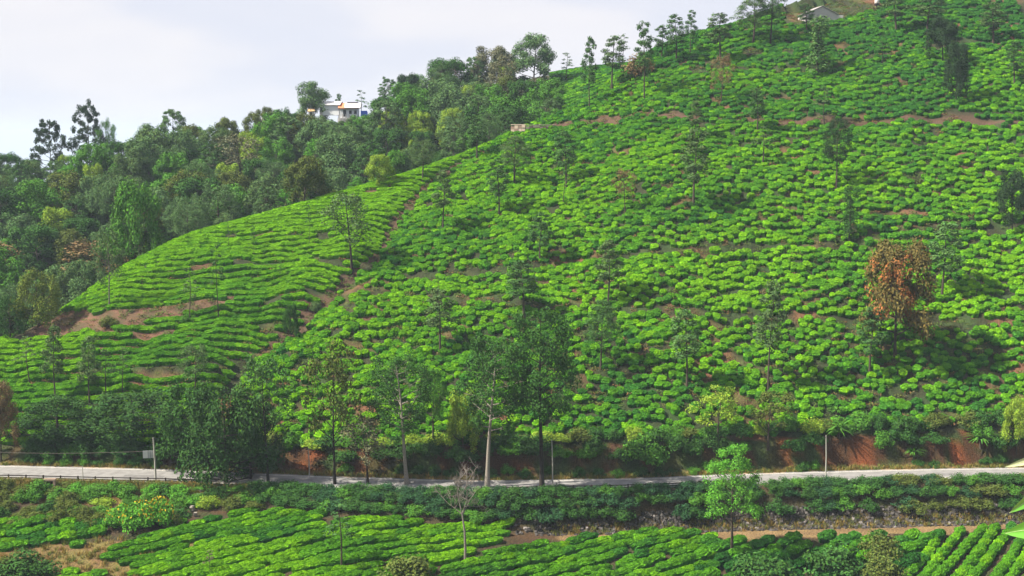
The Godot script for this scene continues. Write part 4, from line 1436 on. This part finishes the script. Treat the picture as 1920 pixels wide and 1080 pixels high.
		if a[3] > 0.075:
			cap.box(Vector3(-0.02 * h, h - 0.25, 0), Vector3(0.7, 0.09, 0.09))
			obj("cross_arm", cap.mesh(), mats.dark_bark, o)
		if a[0] == 292:
			var b := Soup.new()
			var rib := Soup.new()
			b.box(Vector3(-0.85, 3.75, 0.05), Vector3(1.4, 1.0, 0.05), 0.15)
			for k in 5: rib.box(Vector3(-1.5 + k * 0.32, 3.75, 0.10 + (0.65 - k * 0.32) * -0.15 - 0.02), Vector3(0.06, 1.0, 0.06), 0.15)
			var bd := obj("signboard", b.mesh(), flat_mat("board", 0.36, 0.38, 0.41, 0.5), o)
			obj("rib", rib.mesh(), flat_mat("board_rib", 0.18, 0.19, 0.21, 0.5), bd)
			wires.append(o.position + Vector3(0, 4.2, 0))
	var wv := PackedVector3Array()
	var wi := PackedInt32Array()
	var wp := []
	var wr := []
	var from := Vector3(-90, 4.8, wires[0].z - 4.0)
	for k in 25:
		var t := k / 24.0
		var e: Vector3 = from.lerp(wires[0], t)
		wp.append(e + Vector3(0, -1.0 * sin(PI * t), 0))
		wr.append(0.025)
	tube(wv, wi, wp, wr, 4)
	tag(obj("overhead_wire", smooth_mesh(wv, wi), mats.grey_bark), "thin sagging wire running left from the utility pole with the signboard", "wire")
	# culvert in the left bank
	var cp := bank_spot((72 - 960.0) / F * 160.0, 0.72)
	var cu := base("culvert", cp + Vector3(0, -0.2, 0.35))
	var fr := Soup.new()
	for k in [[-0.62, 0.55, 0.25, 1.4], [0.62, 0.55, 0.25, 1.4]]: fr.box(Vector3(k[0], k[1], 0), Vector3(k[2], k[3], 0.5))
	fr.box(Vector3(0, 1.37, 0), Vector3(1.6, 0.24, 0.54))
	fr.box(Vector3(0, -0.2, 0.01), Vector3(1.6, 0.2, 0.6))
	obj("frame", fr.mesh(), flat_mat("old_concrete", 0.36, 0.27, 0.22, 0.95, noise_tex(0.03, 0.6, 1.0, 8), 0.8), cu)
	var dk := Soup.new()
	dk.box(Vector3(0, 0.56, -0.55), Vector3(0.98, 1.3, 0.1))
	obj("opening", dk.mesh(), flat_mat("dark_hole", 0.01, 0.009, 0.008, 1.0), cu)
	tag(cu, "square stone framed culvert mouth in the left road bank", "culvert")
	# pale stones sliding down the bank below the broad dark tree
	for k in 5:
		var p := hit([372, 366, 360, 377, 366][k], [935, 945, 958, 925, 968][k])
		var s := Soup.new()
		s.box(Vector3(0, 0.3, 0), Vector3(0.7, 0.6, 0.5) * (1.0 - k * 0.09), k * 0.8, Color.WHITE, 0.3)
		s.box(Vector3(0.05, 0.3, 0.03), Vector3(0.5, 0.7, 0.55) * (1.0 - k * 0.09), k * 1.1 + 0.5, Color.WHITE, -0.2)
		var o := obj("boulder", s.mesh(), mats.pale_bark)
		o.position = p
		tag(o, "pale stone on the bank below the broad dark tree, %s" % ["second from the top", "in the middle", "fourth from the top", "topmost", "lowest"][k], "stone", "pale stones on the bank")

func scatter(called: String, mesh: Mesh, spots: Array, m: Material, label: String) -> void:
	var mm := MultiMesh.new()
	mm.transform_format = MultiMesh.TRANSFORM_3D
	mm.use_colors = true
	mm.mesh = mesh
	mm.instance_count = spots.size()
	for k in spots.size():
		mm.set_instance_transform(k, spots[k][0])
		mm.set_instance_color(k, spots[k][1])
	var o := MultiMeshInstance3D.new()
	o.name = called
	o.multimesh = mm
	o.material_override = m
	add_child(o)
	tag(o, label, called, "", "stuff")

# ---------------------------------------------------------------- buildings and walls
func gable(s: Soup, c: Vector3, sx: float, sz: float, y0: float, rise: float, over: float, thick: float) -> void:
	# a ridge along x, eaves towards +z and -z
	for e in [-1.0, 1.0]:
		var a := c + Vector3(-sx * 0.5 - over, y0, e * (sz * 0.5 + over))
		var b := c + Vector3(sx * 0.5 + over, y0, e * (sz * 0.5 + over))
		var t := c + Vector3(-sx * 0.5 - over, y0 + rise, e * 0.003)
		var u := c + Vector3(sx * 0.5 + over, y0 + rise, e * 0.003)
		var k := Vector3(0, thick, 0)
		s.quad(a, b, u, t, Color.WHITE)
		s.quad(a + k, b + k, u + k, t + k, Color.WHITE)
		s.quad(a, b, b + k, a + k, Color.WHITE)
		s.quad(a, t, t + k, a + k, Color.WHITE)
		s.quad(b, u, u + k, b + k, Color.WHITE)

func panel(called: String, parent: Node, m: Material, o: Vector3, size: Vector3, turn := 0.0) -> MeshInstance3D:
	var s := Soup.new()
	s.box(o, size, turn)
	return obj(called, s.mesh(), m, parent)

func build_buildings() -> void:
	var white := flat_mat("white_wall", 0.62, 0.60, 0.60, 0.8, noise_tex(0.01, 0.82, 1.0, 12), 0.2)
	var bluish := flat_mat("pale_blue_wall", 0.62, 0.65, 0.70, 0.8)
	var zinc := flat_mat("zinc_roof", 0.44, 0.44, 0.47, 0.5)
	var dark_roof := flat_mat("dark_roof", 0.12, 0.11, 0.13, 0.8)
	var orange := flat_mat("orange_roof", 0.52, 0.19, 0.10, 0.7)
	var glass := flat_mat("window_dark", 0.05, 0.055, 0.065, 0.3)
	var blue := flat_mat("blue_sheet", 0.05, 0.12, 0.55, 0.6)
	var stone := flat_mat("shed_stone", 0.55, 0.52, 0.54, 0.95, noise_tex(0.03, 0.7, 1.0, 14), 0.35)
	var dH := 329.0
	var sc := dH / F
	var Y := height_at(dH, 228.0)
	# main house
	var o := base("house", Vector3((656 - 960) * sc, Y, -dH), 0.06)
	panel("wall", o, bluish, Vector3(0.2, 2.6, -2.6), Vector3(5.6, 3.6, 4.4))
	panel("plinth", o, white, Vector3(0, 0.1, -2.4), Vector3(6.4, 1.9, 5.0))
	for k in 6: panel("veranda_pillar", o, white, Vector3(-2.6 + k * 0.98, 1.1, 0.35), Vector3(0.36, 2.2, 0.3))
	var rf := Soup.new()
	gable(rf, Vector3(1.3, 0, -2.2), 4.2, 5.4, 4.0, 1.5, 0.3, 0.14)
	obj("roof", rf.mesh(), zinc, o)
	var aw := Soup.new()
	gable(aw, Vector3(-1.95, 0, -2.2), 1.5, 5.6, 3.9, 1.5, 0.25, 0.14)
	obj("orange_roof", aw.mesh(), orange, o)
	panel("eaves_board", o, orange, Vector3(0.9, 3.95, 0.55), Vector3(5.0, 0.22, 0.1))
	panel("door", o, glass, Vector3(-1.1, 2.5, -0.36), Vector3(0.9, 2.0, 0.1))
	for k in 2: panel("window", o, glass, Vector3(0.6 + k * 1.5, 2.8, -0.36), Vector3(0.8, 1.0, 0.1))
	panel("ridge_cap", o, dark_roof, Vector3(1.2, 5.7, -2.2), Vector3(3.2, 0.3, 0.8))
	o.scale = Vector3.ONE * 0.88
	tag(o, "white house with an orange and pale roof high on the wooded slope", "house", "houses on the ridge")
	# long low house to its left
	o = base("house", Vector3((621 - 960) * sc, height_at(dH, 216.0), -dH - 0.5), -0.1)
	panel("wall", o, bluish, Vector3(0.3, 1.3, -2), Vector3(4.4, 2.6, 4))
	panel("gable_wall", o, white, Vector3(-2.3, 1.4, -2), Vector3(0.8, 3.0, 4.1))
	rf = Soup.new()
	gable(rf, Vector3(0, 0, -2), 5.2, 4.2, 2.6, 1.0, 0.3, 0.12)
	obj("roof", rf.mesh(), zinc, o)
	panel("window", o, glass, Vector3(-2.3, 1.7, 0.06), Vector3(0.4, 1.1, 0.1))
	tag(o, "long low pale house left of the orange roofed one", "house", "houses on the ridge")
	# hut
	o = base("hut", Vector3((588 - 960) * sc, height_at(dH, 217.0), -dH + 1.0))
	panel("wall", o, white, Vector3(0, 0.5, -0.6), Vector3(1.4, 1.3, 1.2))
	rf = Soup.new()
	gable(rf, Vector3(0, 0, -0.6), 1.5, 1.4, 1.1, 0.6, 0.15, 0.08)
	obj("roof", rf.mesh(), flat_mat("straw", 0.62, 0.42, 0.22, 0.9), o)
	panel("doorway", o, glass, Vector3(0, 0.6, 0.03), Vector3(0.6, 0.8, 0.1))
	tag(o, "tiny hut with a straw coloured roof left of the long low house", "hut")
	# blue sheet
	o = base("blue_sheet_shelter", Vector3((686 - 960) * sc, height_at(dH, 221.0), -dH + 1.0))
	panel("sheet", o, blue, Vector3(0, 0.9, 0), Vector3(1.7, 1.9, 0.12), 0.2)
	panel("side_sheet", o, blue, Vector3(0.75, 0.8, -0.8), Vector3(0.12, 1.6, 1.5), 0.2)
	tag(o, "blue tarpaulin shelter beside the orange roofed house", "shelter")
	# white roof on the skyline further left
	o = base("house", at((512 - 960) / F * 329.0, 329.0))
	panel("wall", o, white, Vector3(0, 1.8, -2), Vector3(4.6, 3.6, 4))
	rf = Soup.new()
	gable(rf, Vector3(0, 0, -2), 5.0, 4.2, 3.6, 2.0, 0.4, 0.12)
	obj("roof", rf.mesh(), zinc, o)
	tag(o, "half hidden house with a pale metal roof on the skyline further left", "house", "houses on the ridge")
	# stone shed at the top right
	var sp := hit(1540, 42)
	o = base("stone_shed", sp - Vector3(0, 0.5, 0), 0.12)
	var sh := Soup.new()
	var w := 3.7
	var hh := 2.3
	for e in [0.0, -5.0]:
		sh.quad(Vector3(-w, -1, e), Vector3(-w, hh, e), Vector3(w, hh, e), Vector3(w, -1, e), Color.WHITE)
		sh.tri(Vector3(-w, hh, e), Vector3(0.2, hh + 1.7, e), Vector3(w, hh, e), Color.WHITE)
	for e in [-w, w]: sh.quad(Vector3(e, -1, 0), Vector3(e, hh, 0), Vector3(e, hh, -5), Vector3(e, -1, -5), Color.WHITE)
	obj("wall", sh.mesh(), stone, o)
	var sr := Soup.new()
	for e in [-1.0, 1.0]:
		var a := Vector3(e * (w + 0.3), hh - 0.1, 0.25)
		var b := Vector3(0.2, hh + 1.78, 0.25)
		var c := Vector3(0, 0, -5.5)
		sr.quad(a, b, b + c, a + c, Color.WHITE)
		sr.quad(a + Vector3(0, 0.14, 0), b + Vector3(0, 0.14, 0), b + c + Vector3(0, 0.14, 0), a + c + Vector3(0, 0.14, 0), Color.WHITE)
		sr.quad(a, b, b + Vector3(0, 0.14, 0), a + Vector3(0, 0.14, 0), Color.WHITE)
	obj("roof", sr.mesh(), flat_mat("old_sheet", 0.22, 0.21, 0.22, 0.7), o)
	panel("annex_wall", o, white, Vector3(4.5, 0.9, -1.6), Vector3(1.5, 2.6, 2.4))
	tag(o, "grey stone shed with a gable at the top of the tea hill", "shed")
	var tk := base("water_tank", hit(1644, 12))
	panel("stand", tk, mats.dark_bark, Vector3(0, 0.3, 0), Vector3(1.0, 0.7, 0.9))
	var tv := PackedVector3Array()
	var ti := PackedInt32Array()
	tube(tv, ti, [Vector3(0, 0.65, 0), Vector3(0, 0.66, 0), Vector3(0, 1.4, 0), Vector3(0, 1.6, 0), Vector3(0, 1.62, 0)], [0.01, 0.55, 0.55, 0.4, 0.01], 12)
	obj("tank", smooth_mesh(tv, ti), white, tk)
	tag(tk, "small white water tank in the tea right of the stone shed", "tank")
	# stone retaining wall at the end of the upper path
	var ends := [hit(958, 254), hit(985, 250), hit(1012, 246), hit(1042, 240)]
	o = base("retaining_wall", ends[0])
	var dirty := [flat_mat("wall_stone", 0.42, 0.30, 0.24, 0.95, noise_tex(0.04, 0.7, 1.0, 17), 0.5), flat_mat("wall_stone_dark", 0.30, 0.20, 0.17, 0.95), flat_mat("wall_stone_pale", 0.50, 0.40, 0.33, 0.95)]
	rng.seed = 7
	for k in 3:
		var a: Vector3 = ends[k] - ends[0]
		var b: Vector3 = ends[k + 1] - ends[0]
		var l := Vector2(b.x - a.x, b.z - a.z).length()
		var n := int(l / 0.8) + 1
		var yaw := -atan2(b.z - a.z, b.x - a.x)
		var high: float = [2.0, 1.5, 1.0][k]
		for i in n:
			var t := (i + 0.5) / n
			var courses := 3
			for j in courses:
				var hgt := high / courses
				panel("stone_block", o, dirty[rng.randi_range(0, 2)], Vector3(lerpf(a.x, b.x, t), lerpf(a.y, b.y, t) * 1.0 + hgt * (j + 0.5) - 0.15, lerpf(a.z, b.z, t) + rng.randf_range(-0.06, 0.06)), Vector3(l / n - 0.04, hgt - 0.04, 0.6), yaw)
		panel("coping", o, dirty[2], Vector3(0.5 * (a.x + b.x), 0.5 * (a.y + b.y) + high - 0.05, 0.5 * (a.z + b.z)), Vector3(l, 0.16, 0.72), yaw)
		panel("core", o, dirty[1], Vector3(0.5 * (a.x + b.x), 0.5 * (a.y + b.y) + high * 0.45 - 0.2, 0.5 * (a.z + b.z) - 0.12), Vector3(l, high * 0.85, 0.5), yaw)
	tag(o, "reddish stone retaining wall at the end of the upper path", "wall")

# ---------------------------------------------------------------- leaves close to the camera at the right edge
func big_leaf(root: Vector3, tip: Vector3, side: Vector3, wide: float, sag: float) -> ArrayMesh:
	var v := PackedVector3Array()
	var idx := PackedInt32Array()
	var up := side.cross(tip - root).normalized()
	var n := 14
	for i in n + 1:
		var t := i / float(n)
		var c := root.lerp(tip, t) + Vector3(0, -sag * t * t + sag * t, 0)
		var w := wide * pow(sin(PI * clampf(t * 0.97 + 0.03, 0, 1)), 0.8)
		for k in 5:
			var u := (k - 2) / 2.0
			v.append(c + side * w * u + up * (absf(u) * w * 0.35 + sin(t * 22.0) * 0.02 * w))
	for i in n:
		for k in 4:
			var a := i * 5 + k
			idx.append_array([a, a + 5, a + 1, a + 1, a + 5, a + 6])
	return smooth_mesh(v, idx)

func build_foreground() -> void:
	var m := StandardMaterial3D.new()
	m.albedo_color = lin(0.09, 0.30, 0.03)
	m.roughness = 0.4
	m.backlight_enabled = true
	m.backlight = Color(0.5, 0.5, 0.3)
	var pale := StandardMaterial3D.new()
	pale.albedo_color = lin(0.42, 0.46, 0.26)
	pale.roughness = 0.5
	var pt := func(px: float, py: float, t: float) -> Vector3: return Vector3(0, EYE, 0) + ray(px, py) * t
	var root: Vector3 = pt.call(2080, 1330, 3.0)
	var gr := gy(root.x, -root.z)
	var o := base("broad_leaved_plant", Vector3(root.x, gr, root.z))
	var v := PackedVector3Array()
	var ix := PackedInt32Array()
	var top: Vector3 = pt.call(2050, 870, 3.0) - o.position
	var low := Vector3.ZERO
	tube(v, ix, [low + Vector3(0, -0.1, 0), low.lerp(top, 0.5) + Vector3(0.03, 0, 0), top], [0.012, 0.009, 0.006], 7)
	obj("stem", smooth_mesh(v, ix), m, o)
	for a in [[2040, 880, 1892, 962, 0.020, 2.95], [2050, 990, 1884, 1000, 0.030, 3.05], [2045, 1035, 1893, 1100, 0.022, 2.9], [2050, 845, 1884, 876, 0.013, 3.0], [2060, 900, 2180, 960, 0.03, 3.1]]:
		var f: Vector3 = pt.call(a[0], a[1], 3.0) - o.position
		var t: Vector3 = pt.call(a[2], a[3], a[5]) - o.position
		var side := (t - f).normalized().cross(Vector3(0.15, 0.25, 1.0).normalized()).normalized()
		var lf := obj("leaf", big_leaf(f, t, side, a[4], 0.03), m if a[3] != 876 else pale, o)
		var rv := PackedVector3Array()
		var ri := PackedInt32Array()
		var rp := []
		var rr := []
		for k in 13:
			var u := k / 12.0
			rp.append(f.lerp(t, u) + Vector3(0, -0.03 * u * u + 0.03 * u, 0))
			rr.append(lerpf(0.0016, 0.0004, u))
		tube(rv, ri, rp, rr, 5)
		obj("midrib", smooth_mesh(rv, ri), pale, lf)
	tag(o, "broad green leaves hanging in at the right edge, close to the camera", "plant")
